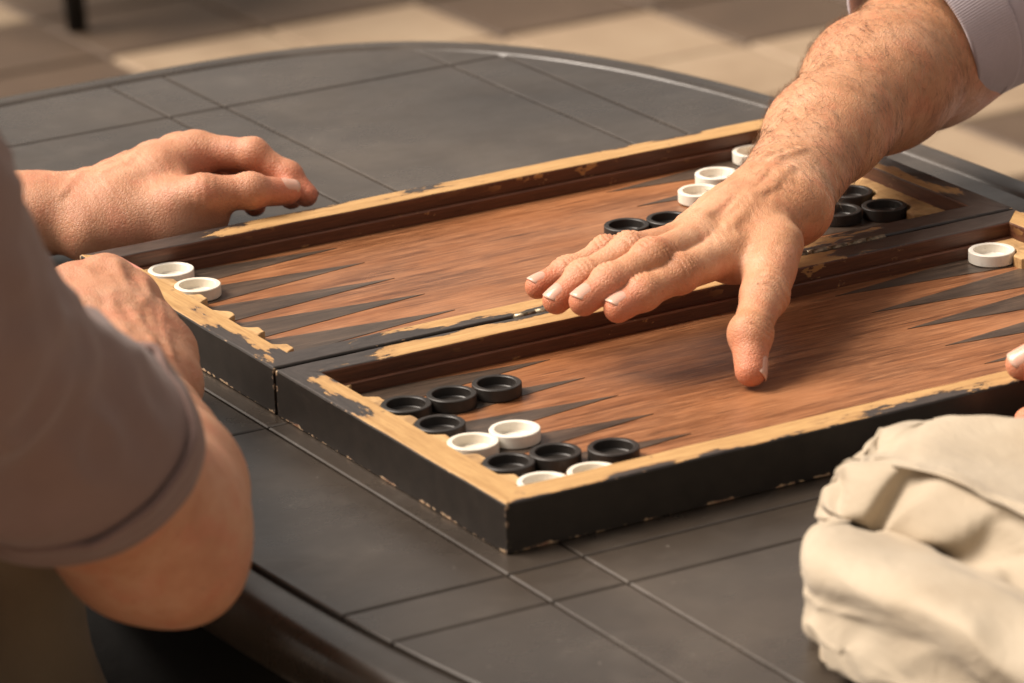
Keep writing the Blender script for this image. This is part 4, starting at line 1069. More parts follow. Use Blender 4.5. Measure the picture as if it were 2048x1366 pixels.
    [1287, -992, 113, 1178, -956, 58, 1128, -975, 75, 1081, -1059, 129, 998, -1140, 234, 960, -1172, 288, 931, -1217, 409, 926, -1348, 487, 880, -1372, 507, 882, -1348, 513, 892, -1369, 505, 876, -1382, 502, 846, -1421, 523, 842, -1455, 507, 850, -1408, 474, 966, -1389, 422, 963, -1382, 410, 1026, -1369, 395, 1065, -1430, 406, 1073, -1465, 396, 1036, -1566, 401, 1000, -1653, 480, 998, -1715, 501, 1014, -1858, 499, 1037, -1987, 473, 1028, -2057, 473, 1027, -2184, 488, 1010, -2323, 510, 1008, -2399, 521, 1039, -2515, 522, 1051, -2593, 484, 1056, -2636, 469, 1074, -2739, 461, 1082, -2814, 466, 1153, -2983, 441, 1259, -3020, 417, 1224, -3052, 450, 1170, -3114, 479, 1202, -3157, 461, 1230, -3201, 456, 1284, -3319, 429, 1386, -3337, 377, 1424, -3357, 336, 1536, -3482, 177],
    [1368, -894, 109, 1245, -835, 117, 1227, -870, 137, 1163, -950, 163, 1068, -1049, 173, 1030, -1094, 214, 976, -1133, 326, 950, -1175, 432, 941, -1204, 465, 923, -1245, 503, 890, -1267, 523, 891, -1266, 499, 872, -1268, 453, 872, -1258, 433, 978, -1246, 408, 1029, -1303, 439, 1029, -1356, 460, 1049, -1413, 460, 1060, -1471, 482, 1076, -1493, 460, 1139, -1532, 425, 1169, -1539, 365, 1123, -1605, 381, 1052, -1759, 469, 1056, -1883, 464, 1063, -1960, 456, 1060, -2106, 436, 1057, -2239, 453, 1055, -2315, 470, 1130, -2399, 542, 1127, -2480, 492, 1127, -2538, 470, 1115, -2656, 453, 1122, -2718, 448, 1146, -2867, 448, 1297, -2980, 440, 1343, -3013, 461, 1305, -3091, 428, 1348, -3090, 372, 1344, -3133, 354, 1361, -3281, 276, 1452, -3340, 180, 1483, -3331, 144, 1612, -3383, 167],
    [1421, -835, 103, 1343, -797, 205, 1307, -834, 244, 1233, -916, 284, 1142, -981, 289, 1109, -1030, 292, 1020, -1081, 309, 988, -1133, 327, 974, -1148, 356, 957, -1179, 446, 944, -1201, 492, 935, -1215, 487, 907, -1232, 463, 904, -1231, 447, 949, -1228, 430, 963, -1387, 477, 952, -1451, 482, 976, -1482, 468, 1015, -1487, 432, 1031, -1513, 430, 1061, -1566, 418, 1105, -1660, 397, 1075, -1676, 420, 1043, -1743, 451, 1069, -1840, 489, 1071, -1897, 488, 1090, -2040, 468, 1114, -2173, 467, 1125, -2250, 463, 1147, -2375, 481, 1237, -2443, 561, 1230, -2503, 570, 1211, -2627, 508, 1179, -2664, 445, 1185, -2785, 428, 1233, -2937, 463, 1268, -3011, 479, 1339, -3121, 473, 1412, -3172, 401, 1449, -3175, 332, 1492, -3220, 259, 1577, -3277, 197, 1607, -3291, 180, 1659, -3325, 167],
    [1408, -821, 104, 1366, -829, 214, 1314, -860, 246, 1163, -910, 251, 1124, -980, 302, 1150, -1017, 339, 1071, -1056, 402, 1008, -1103, 375, 1007, -1135, 370, 987, -1156, 413, 974, -1187, 538, 976, -1202, 559, 967, -1212, 553, 953, -1236, 513, 911, -1277, 501, 886, -1328, 514, 871, -1392, 525, 925, -1485, 502, 983, -1565, 471, 975, -1585, 467, 1060, -1620, 444, 1062, -1682, 445, 1029, -1724, 479, 1008, -1791, 501, 994, -1942, 532, 993, -1999, 535, 1021, -2112, 538, 1099, -2213, 547, 1183, -2227, 592, 1220, -2331, 627, 1235, -2455, 619, 1248, -2518, 612, 1264, -2629, 560, 1270, -2690, 542, 1289, -2818, 527, 1336, -2925, 509, 1360, -2978, 502, 1403, -3076, 465, 1433, -3184, 422, 1447, -3236, 397, 1547, -3255, 353, 1613, -3297, 305, 1630, -3305, 269, 1667, -3332, 215],
    [1390, -832, 111, 1331, -840, 222, 1272, -859, 247, 1141, -960, 177, 1094, -1019, 249, 1128, -1008, 342, 1094, -1047, 427, 1006, -1089, 435, 1014, -1112, 425, 1036, -1122, 451, 1010, -1145, 547, 1009, -1168, 574, 1004, -1201, 594, 952, -1207, 598, 925, -1265, 591, 891, -1320, 578, 866, -1375, 547, 904, -1505, 504, 995, -1570, 506, 976, -1558, 482, 1031, -1580, 447, 978, -1687, 454, 954, -1745, 508, 950, -1842, 525, 938, -2008, 548, 945, -2080, 580, 1013, -2166, 592, 1107, -2220, 618, 1180, -2244, 677, 1241, -2361, 716, 1259, -2464, 660, 1280, -2513, 625, 1291, -2641, 604, 1305, -2703, 598, 1334, -2822, 571, 1394, -2926, 537, 1419, -2978, 523, 1456, -3072, 480, 1482, -3182, 436, 1486, -3240, 407, 1568, -3327, 414, 1661, -3356, 369, 1635, -3348, 303, 1648, -3363, 237],
    [1363, -884, 129, 1245, -870, 188, 1190, -892, 207, 1128, -994, 183, 1078, -1087, 259, 1077, -1047, 354, 1122, -1093, 490, 1040, -1087, 526, 1010, -1112, 557, 1046, -1222, 567, 1040, -1179, 515, 997, -1156, 516, 1059, -1247, 604, 1039, -1265, 624, 1021, -1294, 611, 1028, -1370, 565, 974, -1382, 545, 880, -1444, 524, 883, -1620, 554, 935, -1636, 558, 1072, -1618, 542, 985, -1773, 594, 951, -1859, 677, 993, -1912, 758, 1060, -1994, 763, 1131, -2048, 778, 1208, -2240, 787, 1277, -2294, 785, 1304, -2346, 765, 1376, -2459, 747, 1371, -2522, 734, 1363, -2538, 764, 1387, -2702, 762, 1427, -2784, 752, 1449, -2895, 719, 1497, -2942, 697, 1512, -3021, 684, 1534, -3103, 615, 1593, -3185, 553, 1582, -3249, 520, 1515, -3345, 410, 1615, -3471, 440, 1625, -3475, 365, 1586, -3445, 271],
    [1324, -949, 149, 1219, -975, 122, 1214, -1008, 160, 1167, -1075, 269, 1095, -1027, 345, 1103, -1045, 423, 1074, -1139, 557, 1101, -1107, 547, 1098, -1107, 514, 1009, -1163, 540, 1172, -1224, 508, 1166, -1178, 495, 1063, -1146, 582, 1032, -1186, 651, 1021, -1260, 710, 1018, -1318, 740, 993, -1338, 754, 1002, -1441, 757, 1032, -1602, 784, 1069, -1658, 789, 1192, -1620, 786, 1216, -1787, 855, 1242, -1913, 868, 1306, -2004, 827, 1302, -2110, 792, 1299, -2166, 784, 1317, -2293, 794, 1339, -2400, 779, 1337, -2433, 774, 1305, -2550, 760, 1296, -2668, 773, 1318, -2725, 794, 1357, -2850, 793, 1356, -2904, 790, 1354, -2972, 744, 1413, -3105, 728, 1426, -3167, 708, 1465, -3199, 659, 1477, -3210, 564, 1475, -3252, 497, 1489, -3409, 515, 1511, -3528, 497, 1575, -3557, 451, 1523, -3527, 311],
    [1312, -979, 159, 1246, -1037, 144, 1240, -1073, 192, 1164, -1074, 328, 1096, -1010, 430, 1106, -1045, 484, 1054, -1155, 589, 1104, -1110, 525, 1117, -1082, 491, 1051, -1119, 488, 1180, -1196, 524, 1189, -1196, 551, 1069, -1149, 632, 1067, -1180, 654, 1056, -1252, 706, 1037, -1334, 742, 1027, -1369, 749, 1081, -1469, 778, 1124, -1617, 828, 1165, -1671, 840, 1231, -1745, 825, 1241, -1862, 838, 1245, -1953, 843, 1282, -2057, 818, 1279, -2162, 810, 1268, -2218, 804, 1239, -2326, 791, 1267, -2443, 790, 1276, -2483, 791, 1250, -2575, 782, 1247, -2670, 789, 1252, -2746, 810, 1304, -2860, 809, 1338, -2910, 808, 1350, -2993, 778, 1416, -3119, 768, 1441, -3167, 737, 1457, -3229, 674, 1481, -3237, 614, 1469, -3251, 561, 1528, -3382, 547, 1524, -3561, 508, 1556, -3585, 455, 1502, -3556, 327],
    [1288, -1018, 162, 1268, -1090, 170, 1294, -1106, 222, 1169, -1170, 398, 1051, -1150, 571, 1039, -1184, 608, 1078, -1131, 606, 1138, -1090, 506, 1149, -1076, 501, 1133, -1112, 522, 1105, -1144, 587, 1094, -1155, 640, 1089, -1213, 704, 1101, -1230, 702, 1105, -1285, 728, 1104, -1359, 758, 1117, -1402, 763, 1169, -1501, 814, 1171, -1656, 844, 1154, -1713, 850, 1159, -1826, 842, 1171, -1939, 857, 1156, -1997, 855, 1168, -2099, 846, 1155, -2212, 827, 1172, -2270, 824, 1222, -2354, 810, 1242, -2437, 776, 1255, -2476, 772, 1279, -2565, 765, 1292, -2633, 785, 1270, -2669, 780, 1305, -2777, 770, 1335, -2826, 772, 1409, -2949, 752, 1423, -3064, 735, 1454, -3109, 709, 1491, -3212, 640, 1491, -3308, 590, 1459, -3328, 610, 1516, -3374, 541, 1550, -3528, 459, 1536, -3579, 435, 1489, -3579, 347],
    [1282, -1044, 173, 1322, -1111, 195, 1330, -1118, 261, 1285, -1174, 391, 1121, -1236, 562, 1051, -1234, 626, 1102, -1106, 602, 1155, -1073, 600, 1155, -1088, 618, 1141, -1134, 636, 1145, -1188, 664, 1143, -1208, 675, 1134, -1231, 709, 1141, -1258, 711, 1084, -1295, 714, 1152, -1394, 742, 1187, -1428, 759, 1135, -1495, 788, 1095, -1562, 803, 1064, -1608, 821, 1080, -1728, 844, 1139, -1859, 839, 1171, -1948, 827, 1222, -2097, 809, 1231, -2200, 796, 1241, -2241, 784, 1264, -2327, 771, 1272, -2422, 775, 1279, -2469, 780, 1300, -2559, 791, 1332, -2654, 792, 1324, -2668, 770, 1331, -2736, 766, 1366, -2795, 760, 1425, -2957, 745, 1449, -3049, 729, 1476, -3090, 693, 1494, -3173, 633, 1538, -3266, 553, 1518, -3328, 541, 1514, -3419, 531, 1538, -3530, 449, 1515, -3590, 454, 1468, -3559, 343],
    [1292, -1053, 174, 1340, -1107, 227, 1325, -1085, 317, 1235, -1138, 421, 1123, -1157, 541, 1086, -1161, 602, 1113, -1070, 610, 1163, -1075, 631, 1164, -1101, 644, 1172, -1154, 656, 1199, -1205, 667, 1181, -1226, 674, 1151, -1245, 700, 1167, -1267, 709, 1090, -1305, 712, 1165, -1401, 733, 1208, -1440, 747, 1144, -1497, 774, 1120, -1583, 790, 1087, -1617, 809, 1098, -1713, 834, 1163, -1838, 826, 1187, -1911, 818, 1231, -2060, 800, 1238, -2170, 788, 1245, -2215, 785, 1267, -2310, 774, 1275, -2409, 760, 1276, -2453, 760, 1296, -2544, 783, 1334, -2643, 792, 1335, -2671, 774, 1357, -2742, 769, 1392, -2830, 756, 1432, -2951, 744, 1461, -3034, 721, 1483, -3072, 688, 1501, -3156, 641, 1538, -3237, 579, 1528, -3316, 552, 1534, -3413, 511, 1566, -3513, 441, 1530, -3564, 436, 1474, -3555, 344],
    [1318, -1064, 185, 1368, -1094, 275, 1318, -1025, 338, 1176, -1004, 427, 1129, -1036, 497, 1161, -1027, 503, 1159, -1039, 522, 1186, -1089, 621, 1211, -1123, 649, 1193, -1146, 658, 1223, -1178, 669, 1208, -1194, 684, 1159, -1237, 705, 1167, -1263, 722, 1150, -1318, 694, 1188, -1394, 729, 1235, -1436, 745, 1216, -1505, 772, 1164, -1561, 786, 1122, -1589, 805, 1129, -1677, 824, 1190, -1787, 821, 1216, -1850, 810, 1227, -1972, 821, 1211, -2088, 829, 1211, -2153, 819, 1233, -2267, 808, 1265, -2358, 792, 1279, -2399, 774, 1304, -2492, 752, 1339, -2594, 758, 1357, -2639, 758, 1390, -2734, 758, 1413, -2792, 760, 1440, -2912, 767, 1461, -3011, 763, 1477, -3039, 737, 1512, -3104, 680, 1517, -3227, 630, 1502, -3293, 601, 1535, -3408, 546, 1601, -3454, 463, 1607, -3488, 440, 1509, -3517, 345],
    [1347, -1029, 186, 1387, -1059, 241, 1325, -991, 310, 1223, -942, 417, 1179, -980, 481, 1187, -1008, 547, 1210, -1042, 587, 1191, -1066, 633, 1206, -1078, 644, 1204, -1109, 662, 1144, -1145, 674, 1143, -1172, 678, 1185, -1216, 701, 1206, -1232, 706, 1202, -1308, 681, 1199, -1353, 744, 1204, -1382, 757, 1223, -1451, 770, 1255, -1528, 768, 1238, -1557, 779, 1189, -1627, 800, 1161, -1694, 810, 1196, -1742, 804, 1256, -1860, 797, 1249, -1992, 815, 1247, -2041, 820, 1246, -2155, 822, 1269, -2256, 832, 1282, -2309, 830, 1302, -2418, 825, 1311, -2523, 816, 1316, -2573, 811, 1340, -2682, 810, 1346, -2735, 805, 1371, -2837, 778, 1415, -2951, 771, 1446, -2999, 751, 1473, -3078, 709, 1539, -3182, 674, 1554, -3227, 629, 1576, -3309, 547, 1619, -3367, 492, 1650, -3380, 479, 1566, -3431, 344],
    [1376, -1008, 183, 1415, -1048, 207, 1387, -1018, 267, 1262, -927, 402, 1209, -960, 497, 1205, -997, 555, 1234, -1031, 609, 1237, -1078, 637, 1248, -1074, 639, 1168, -1081, 645, 1122, -1118, 650, 1124, -1141, 666, 1199, -1196, 698, 1231, -1213, 699, 1207, -1267, 702, 1167, -1315, 730, 1167, -1340, 738, 1240, -1391, 750, 1282, -1475, 763, 1286, -1510, 770, 1260, -1588, 786, 1217, -1655, 799, 1237, -1702, 797, 1292, -1812, 800, 1291, -1933, 784, 1288, -1987, 785, 1286, -2088, 776, 1289, -2192, 780, 1297, -2249, 784, 1306, -2357, 783, 1330, -2466, 793, 1339, -2516, 797, 1367, -2625, 798, 1377, -2681, 794, 1407, -2787, 785, 1444, -2893, 781, 1469, -2944, 769, 1494, -3035, 716, 1556, -3123, 673, 1566, -3163, 629, 1621, -3248, 558, 1656, -3314, 479, 1682, -3345, 460, 1608, -3375, 333],
    [1442, -940, 179, 1378, -926, 277, 1437, -976, 262, 1408, -985, 346, 1292, -899, 479, 1274, -935, 539, 1280, -988, 605, 1334, -1036, 601, 1336, -1050, 616, 1266, -1036, 621, 1199, -1067, 622, 1195, -1098, 631, 1231, -1149, 654, 1262, -1163, 681, 1277, -1190, 684, 1297, -1233, 692, 1310, -1260, 692, 1355, -1294, 731, 1391, -1352, 747, 1400, -1386, 767, 1409, -1466, 786, 1414, -1562, 785, 1418, -1608, 779, 1430, -1703, 763, 1435, -1803, 755, 1435, -1856, 754, 1440, -1955, 748, 1440, -2061, 743, 1444, -2109, 746, 1453, -2207, 737, 1470, -2312, 728, 1481, -2369, 729, 1497, -2471, 723, 1504, -2526, 724, 1521, -2634, 723, 1542, -2733, 718, 1555, -2784, 715, 1583, -2874, 687, 1643, -2967, 639, 1671, -3014, 611, 1716, -3098, 524, 1771, -3200, 466, 1782, -3237, 437, 1713, -3237, 317],
    [1514, -851, 170, 1401, -798, 244, 1393, -817, 311, 1497, -955, 327, 1435, -938, 449, 1371, -870, 541, 1355, -914, 593, 1416, -1023, 581, 1411, -1072, 605, 1371, -984, 618, 1339, -1029, 629, 1301, -1052, 635, 1312, -1086, 637, 1336, -1098, 645, 1366, -1113, 639, 1419, -1141, 661, 1435, -1151, 685, 1496, -1141, 728, 1544, -1166, 737, 1566, -1200, 756, 1583, -1289, 768, 1590, -1386, 767, 1596, -1437, 765, 1601, -1535, 759, 1612, -1640, 746, 1618, -1690, 740, 1623, -1791, 729, 1633, -1895, 719, 1632, -1949, 716, 1642, -2049, 708, 1651, -2153, 701, 1660, -2202, 698, 1667, -2306, 689, 1673, -2362, 683, 1679, -2468, 674, 1691, -2564, 662, 1696, -2616, 654, 1723, -2709, 631, 1775, -2798, 589, 1800, -2846, 555, 1857, -2945, 499, 1872, -3036, 430, 1890, -3076, 414, 1839, -3072, 296],
    [1551, -814, 164, 1442, -759, 195, 1423, -766, 288, 1505, -892, 330, 1491, -956, 428, 1426, -889, 535, 1415, -876, 617, 1428, -1012, 576, 1420, -1076, 609, 1390, -987, 637, 1386, -990, 639, 1351, -1008, 624, 1324, -1036, 613, 1319, -1044, 607, 1388, -1060, 643, 1427, -1092, 706, 1459, -1085, 739, 1547, -1065, 761, 1625, -1070, 748, 1649, -1101, 767, 1667, -1200, 782, 1674, -1300, 785, 1678, -1353, 777, 1689, -1456, 760, 1699, -1559, 752, 1707, -1612, 746, 1715, -1712, 730, 1722, -1818, 715, 1724, -1870, 708, 1730, -1970, 697, 1738, -2077, 688, 1748, -2125, 683, 1754, -2227, 673, 1755, -2278, 667, 1761, -2386, 654, 1769, -2485, 639, 1769, -2533, 632, 1792, -2627, 605, 1840, -2716, 565, 1869, -2768, 546, 1909, -2858, 471, 1943, -2963, 430, 1950, -2997, 398, 1898, -2992, 283],
    [1623, -734, 154, 1548, -701, 154, 1506, -685, 196, 1502, -751, 343, 1569, -909, 379, 1549, -943, 426, 1540, -876, 583, 1500, -926, 627, 1455, -954, 597, 1411, -964, 659, 1392, -915, 624, 1375, -926, 619, 1357, -924, 585, 1369, -922, 547, 1422, -942, 530, 1428, -1015, 634, 1468, -1081, 699, 1550, -1121, 757, 1620, -1098, 772, 1651, -1100, 767, 1738, -1093, 774, 1798, -1158, 806, 1826, -1206, 817, 1854, -1323, 805, 1863, -1433, 789, 1863, -1485, 784, 1871, -1581, 768, 1879, -1688, 753, 1880, -1737, 745, 1882, -1843, 732, 1893, -1944, 709, 1899, -1998, 689, 1907, -2092, 658, 1905, -2143, 646, 1907, -2237, 626, 1907, -2338, 607, 1910, -2386, 596, 1928, -2476, 574, 1966, -2567, 536, 1987, -2613, 501, 2039, -2718, 453, 2060, -2803, 387, 2072, -2844, 372, 2016, -2847, 269],
    [1696, -643, 139, 1709, -716, 175, 1668, -704, 195, 1565, -647, 276, 1624, -806, 354, 1621, -866, 387, 1588, -942, 450, 1582, -949, 506, 1596, -951, 560, 1531, -932, 688, 1466, -927, 674, 1460, -939, 646, 1465, -932, 594, 1431, -912, 581, 1456, -873, 569, 1468, -903, 651, 1487, -950, 707, 1567, -1088, 733, 1610, -1129, 760, 1617, -1151, 755, 1616, -1206, 754, 1681, -1240, 782, 1726, -1241, 790, 1803, -1271, 817, 1873, -1346, 825, 1900, -1390, 832, 1933, -1484, 836, 1971, -1584, 828, 1983, -1633, 823, 2005, -1735, 808, 2014, -1827, 797, 2022, -1875, 793, 2031, -2003, 762, 2043, -2053, 739, 2035, -2139, 679, 2032, -2210, 614, 2030, -2248, 585, 2048, -2334, 541, 2085, -2424, 486, 2116, -2471, 461, 2155, -2573, 408, 2168, -2661, 371, 2179, -2696, 347, 2121, -2707, 252],
    [1769, -555, 136, 1767, -592, 173, 1785, -634, 187, 1707, -673, 221, 1673, -723, 317, 1672, -757, 366, 1644, -825, 432, 1640, -904, 482, 1686, -923, 491, 1701, -831, 650, 1639, -866, 677, 1616, -863, 676, 1561, -863, 663, 1538, -851, 677, 1538, -842, 667, 1609, -879, 681, 1673, -902, 699, 1760, -925, 677, 1719, -959, 690, 1727, -999, 691, 1755, -1077, 733, 1729, -1182, 752, 1733, -1222, 760, 1783, -1269, 786, 1846, -1327, 786, 1900, -1353, 782, 1989, -1379, 805, 2042, -1462, 820, 2067, -1515, 820, 2107, -1617, 819, 2132, -1720, 819, 2157, -1764, 819, 2184, -1881, 799, 2195, -1952, 781, 2202, -2053, 743, 2209, -2137, 692, 2211, -2176, 661, 2205, -2255, 600, 2211, -2336, 486, 2232, -2372, 436, 2255, -2455, 400, 2297, -2525, 399, 2303, -2537, 365, 2224, -2571, 237],
    [1796, -522, 138, 1751, -514, 226, 1802, -557, 239, 1757, -646, 234, 1703, -728, 277, 1695, -736, 333, 1674, -789, 412, 1649, -859, 466, 1670, -893, 469, 1703, -812, 583, 1625, -805, 638, 1619, -814, 643, 1588, -828, 646, 1559, -823, 663, 1556, -835, 637, 1658, -864, 680, 1733, -897, 688, 1802, -920, 639, 1795, -943, 673, 1792, -976, 666, 1787, -1030, 694, 1785, -1118, 728, 1786, -1160, 746, 1824, -1219, 772, 1829, -1291, 770, 1850, -1343, 775, 1943, -1390, 778, 2032, -1438, 786, 2067, -1477, 791, 2120, -1571, 794, 2150, -1667, 800, 2167, -1712, 804, 2214, -1818, 795, 2229, -1897, 779, 2239, -1991, 757, 2251, -2087, 712, 2256, -2129, 679, 2251, -2226, 618, 2207, -2308, 533, 2206, -2352, 504, 2195, -2381, 460, 2275, -2396, 438, 2315, -2423, 389, 2272, -2510, 232],
    [1855, -482, 122, 1801, -441, 230, 1829, -487, 259, 1838, -587, 299, 1751, -716, 260, 1741, -719, 294, 1709, -765, 363, 1688, -835, 400, 1681, -852, 427, 1694, -855, 473, 1643, -807, 533, 1602, -783, 554, 1583, -795, 584, 1583, -811, 591, 1645, -867, 600, 1789, -889, 657, 1806, -901, 665, 1772, -957, 678, 1777, -982, 702, 1758, -979, 716, 1740, -1002, 727, 1813, -1024, 720, 1826, -1063, 718, 1863, -1149, 732, 1888, -1235, 754, 1890, -1280, 758, 1887, -1381, 764, 1954, -1470, 776, 1995, -1487, 799, 2033, -1551, 804, 2045, -1626, 804, 2055, -1667, 799, 2077, -1796, 795, 2092, -1851, 793, 2127, -1910, 774, 2194, -1989, 723, 2221, -2047, 702, 2223, -2165, 642, 2187, -2234, 560, 2161, -2227, 488, 2204, -2240, 386, 2246, -2315, 303, 2274, -2351, 292, 2341, -2413, 232],
    [1865, -482, 123, 1915, -448, 229, 1919, -499, 227, 1875, -601, 287, 1777, -724, 277, 1782, -694, 335, 1773, -692, 435, 1719, -780, 421, 1694, -757, 461, 1684, -750, 530, 1651, -762, 568, 1655, -793, 570, 1711, -873, 549, 1719, -849, 610, 1700, -872, 630, 1825, -890, 571, 1849, -879, 591, 1772, -943, 659, 1806, -934, 688, 1818, -950, 685, 1812, -977, 704, 1839, -1018, 734, 1853, -1058, 742, 1890, -1148, 753, 1936, -1222, 773, 1949, -1257, 760, 1978, -1340, 760, 2006, -1430, 756, 2028, -1461, 759, 2051, -1527, 763, 2080, -1597, 766, 2091, -1637, 769, 2114, -1734, 781, 2145, -1784, 782, 2214, -1887, 765, 2269, -1961, 740, 2285, -2000, 718, 2302, -2091, 661, 2318, -2181, 595, 2306, -2242, 560, 2279, -2345, 481, 2338, -2410, 327, 2393, -2431, 278, 2384, -2365, 254],
    [1870, -498, 127, 1947, -466, 238, 1941, -499, 251, 1881, -618, 292, 1778, -749, 275, 1783, -730, 335, 1776, -716, 412, 1723, -758, 451, 1697, -724, 494, 1710, -737, 543, 1705, -779, 551, 1711, -798, 577, 1776, -871, 587, 1785, -849, 628, 1736, -847, 654, 1784, -915, 579, 1840, -870, 568, 1843, -915, 629, 1851, -936, 634, 1852, -929, 646, 1858, -964, 696, 1874, -1039, 704, 1887, -1075, 713, 1930, -1146, 749, 1973, -1223, 760, 1988, -1264, 762, 2020, -1343, 767, 2059, -1421, 756, 2077, -1454, 759, 2098, -1524, 760, 2124, -1600, 765, 2133, -1633, 770, 2159, -1708, 780, 2196, -1753, 782, 2259, -1870, 762, 2296, -1945, 731, 2309, -1980, 710, 2330, -2067, 672, 2351, -2156, 602, 2351, -2215, 564, 2321, -2336, 487, 2327, -2426, 367, 2370, -2449, 318, 2398, -2362, 275],
    [1873, -554, 137, 1940, -573, 202, 1925, -597, 211, 1831, -691, 232, 1815, -751, 276, 1805, -751, 328, 1770, -767, 367, 1812, -821, 413, 1811, -828, 441, 1790, -849, 473, 1791, -853, 517, 1822, -819, 572, 1866, -827, 589, 1867, -839, 586, 1851, -864, 588, 1776, -919, 612, 1813, -920, 642, 1893, -934, 623, 1945, -964, 619, 1964, -991, 624, 1944, -1052, 679, 1968, -1099, 718, 1990, -1130, 717, 2036, -1189, 711, 2078, -1253, 724, 2091, -1284, 733, 2118, -1351, 740, 2147, -1417, 750, 2158, -1451, 755, 2174, -1513, 765, 2193, -1590, 768, 2204, -1620, 772, 2250, -1687, 784, 2275, -1729, 778, 2330, -1828, 761, 2344, -1902, 724, 2356, -1932, 704, 2364, -2004, 670, 2382, -2104, 614, 2396, -2164, 576, 2395, -2283, 499, 2387, -2393, 417, 2390, -2434, 399, 2396, -2364, 312],
    [1882, -610, 145, 1971, -647, 112, 1960, -707, 132, 1837, -711, 201, 1934, -807, 242, 1901, -811, 296, 1812, -817, 380, 1918, -826, 473, 1917, -854, 476, 1883, -832, 539, 1879, -768, 575, 1900, -799, 580, 1829, -883, 605, 1811, -874, 604, 1856, -863, 568, 1916, -842, 529, 1917, -861, 557, 1936, -912, 601, 1949, -970, 643, 1962, -1000, 655, 1996, -1059, 678, 2022, -1116, 693, 2050, -1142, 702, 2101, -1198, 715, 2137, -1262, 714, 2156, -1297, 717, 2188, -1361, 722, 2214, -1424, 734, 2220, -1459, 736, 2231, -1516, 759, 2263, -1583, 768, 2277, -1616, 779, 2316, -1693, 770, 2352, -1725, 769, 2364, -1801, 745, 2378, -1873, 724, 2382, -1903, 712, 2395, -1971, 681, 2407, -2066, 623, 2413, -2117, 576, 2422, -2231, 500, 2437, -2345, 444, 2444, -2388, 420, 2386, -2361, 320],
    [1897, -625, 150, 2016, -688, 91, 2006, -747, 129, 1883, -716, 212, 1971, -844, 220, 1948, -841, 288, 1866, -851, 418, 1899, -832, 504, 1918, -849, 497, 1901, -822, 531, 1895, -793, 560, 1899, -849, 574, 1775, -906, 574, 1772, -897, 560, 1807, -911, 600, 1908, -857, 529, 1927, -864, 533, 1950, -930, 591, 1971, -984, 640, 1990, -1002, 652, 2021, -1058, 671, 2044, -1126, 678, 2067, -1152, 681, 2121, -1196, 699, 2158, -1258, 708, 2176, -1293, 711, 2207, -1353, 721, 2235, -1416, 730, 2243, -1448, 734, 2266, -1512, 757, 2297, -1577, 767, 2312, -1617, 770, 2345, -1691, 763, 2371, -1724, 756, 2382, -1803, 727, 2388, -1853, 709, 2392, -1886, 697, 2401, -1938, 674, 2414, -2038, 620, 2426, -2092, 581, 2441, -2207, 508, 2459, -2323, 451, 2464, -2361, 419, 2395, -2343, 328],
    [1943, -624, 158, 2053, -736, 98, 2029, -753, 213, 1894, -642, 323, 1971, -794, 351, 1971, -843, 347, 1953, -857, 447, 1915, -775, 485, 1906, -767, 513, 1910, -826, 530, 1908, -841, 558, 1902, -873, 572, 1793, -890, 517, 1813, -892, 500, 1787, -942, 597, 1843, -886, 608, 1892, -882, 568, 1912, -951, 607, 1965, -1012, 627, 2000, -1028, 627, 2035, -1077, 646, 2080, -1120, 656, 2100, -1142, 658, 2137, -1194, 667, 2180, -1247, 674, 2198, -1275, 678, 2228, -1329, 687, 2258, -1384, 698, 2275, -1412, 703, 2308, -1466, 718, 2338, -1523, 741, 2357, -1556, 745, 2397, -1637, 742, 2414, -1677, 749, 2429, -1739, 728, 2431, -1802, 715, 2435, -1828, 709, 2455, -1891, 671, 2481, -1972, 618, 2488, -2027, 587, 2489, -2141, 519, 2510, -2251, 466, 2517, -2301, 445, 2442, -2272, 339],
    [2002, -586, 162, 2049, -725, 147, 2022, -738, 197, 1962, -652, 352, 1848, -642, 338, 1948, -701, 346, 1977, -759, 414, 1923, -781, 423, 1933, -782, 443, 1916, -827, 494, 1930, -875, 523, 1906, -875, 529, 1862, -878, 499, 1872, -879, 521, 1877, -915, 567, 1936, -905, 547, 1965, -902, 539, 1967, -944, 566, 2006, -986, 583, 2030, -1002, 592, 2075, -1038, 602, 2114, -1078, 611, 2140, -1104, 614, 2185, -1147, 622, 2225, -1194, 632, 2245, -1215, 636, 2276, -1269, 637, 2306, -1318, 649, 2323, -1345, 654, 2361, -1390, 669, 2401, -1443, 682, 2415, -1464, 691, 2452, -1520, 698, 2464, -1547, 693, 2491, -1601, 683, 2507, -1683, 673, 2516, -1712, 658, 2538, -1779, 631, 2569, -1874, 597, 2589, -1928, 576, 2568, -2034, 497, 2581, -2140, 469, 2582, -2165, 439, 2527, -2159, 338],
    [2030, -567, 161, 2068, -699, 166, 2026, -717, 191, 2014, -690, 350, 1826, -611, 328, 1881, -676, 308, 1982, -720, 386, 1921, -771, 394, 1929, -786, 383, 1925, -812, 454, 1937, -846, 501, 1934, -850, 493, 1922, -827, 439, 1912, -831, 460, 1895, -856, 514, 1950, -880, 502, 1976, -892, 508, 1997, -921, 548, 2039, -959, 563, 2056, -977, 564, 2095, -1018, 564, 2143, -1059, 574, 2168, -1079, 580, 2212, -1117, 594, 2255, -1161, 598, 2269, -1189, 594, 2303, -1237, 599, 2338, -1284, 608, 2352, -1310, 613, 2391, -1350, 628, 2428, -1400, 641, 2446, -1422, 647, 2480, -1468, 649, 2496, -1488, 654, 2528, -1532, 653, 2546, -1605, 639, 2557, -1640, 628, 2591, -1716, 607, 2622, -1824, 573, 2626, -1869, 540, 2616, -1980, 492, 2622, -2074, 460, 2631, -2110, 440, 2573, -2100, 332],
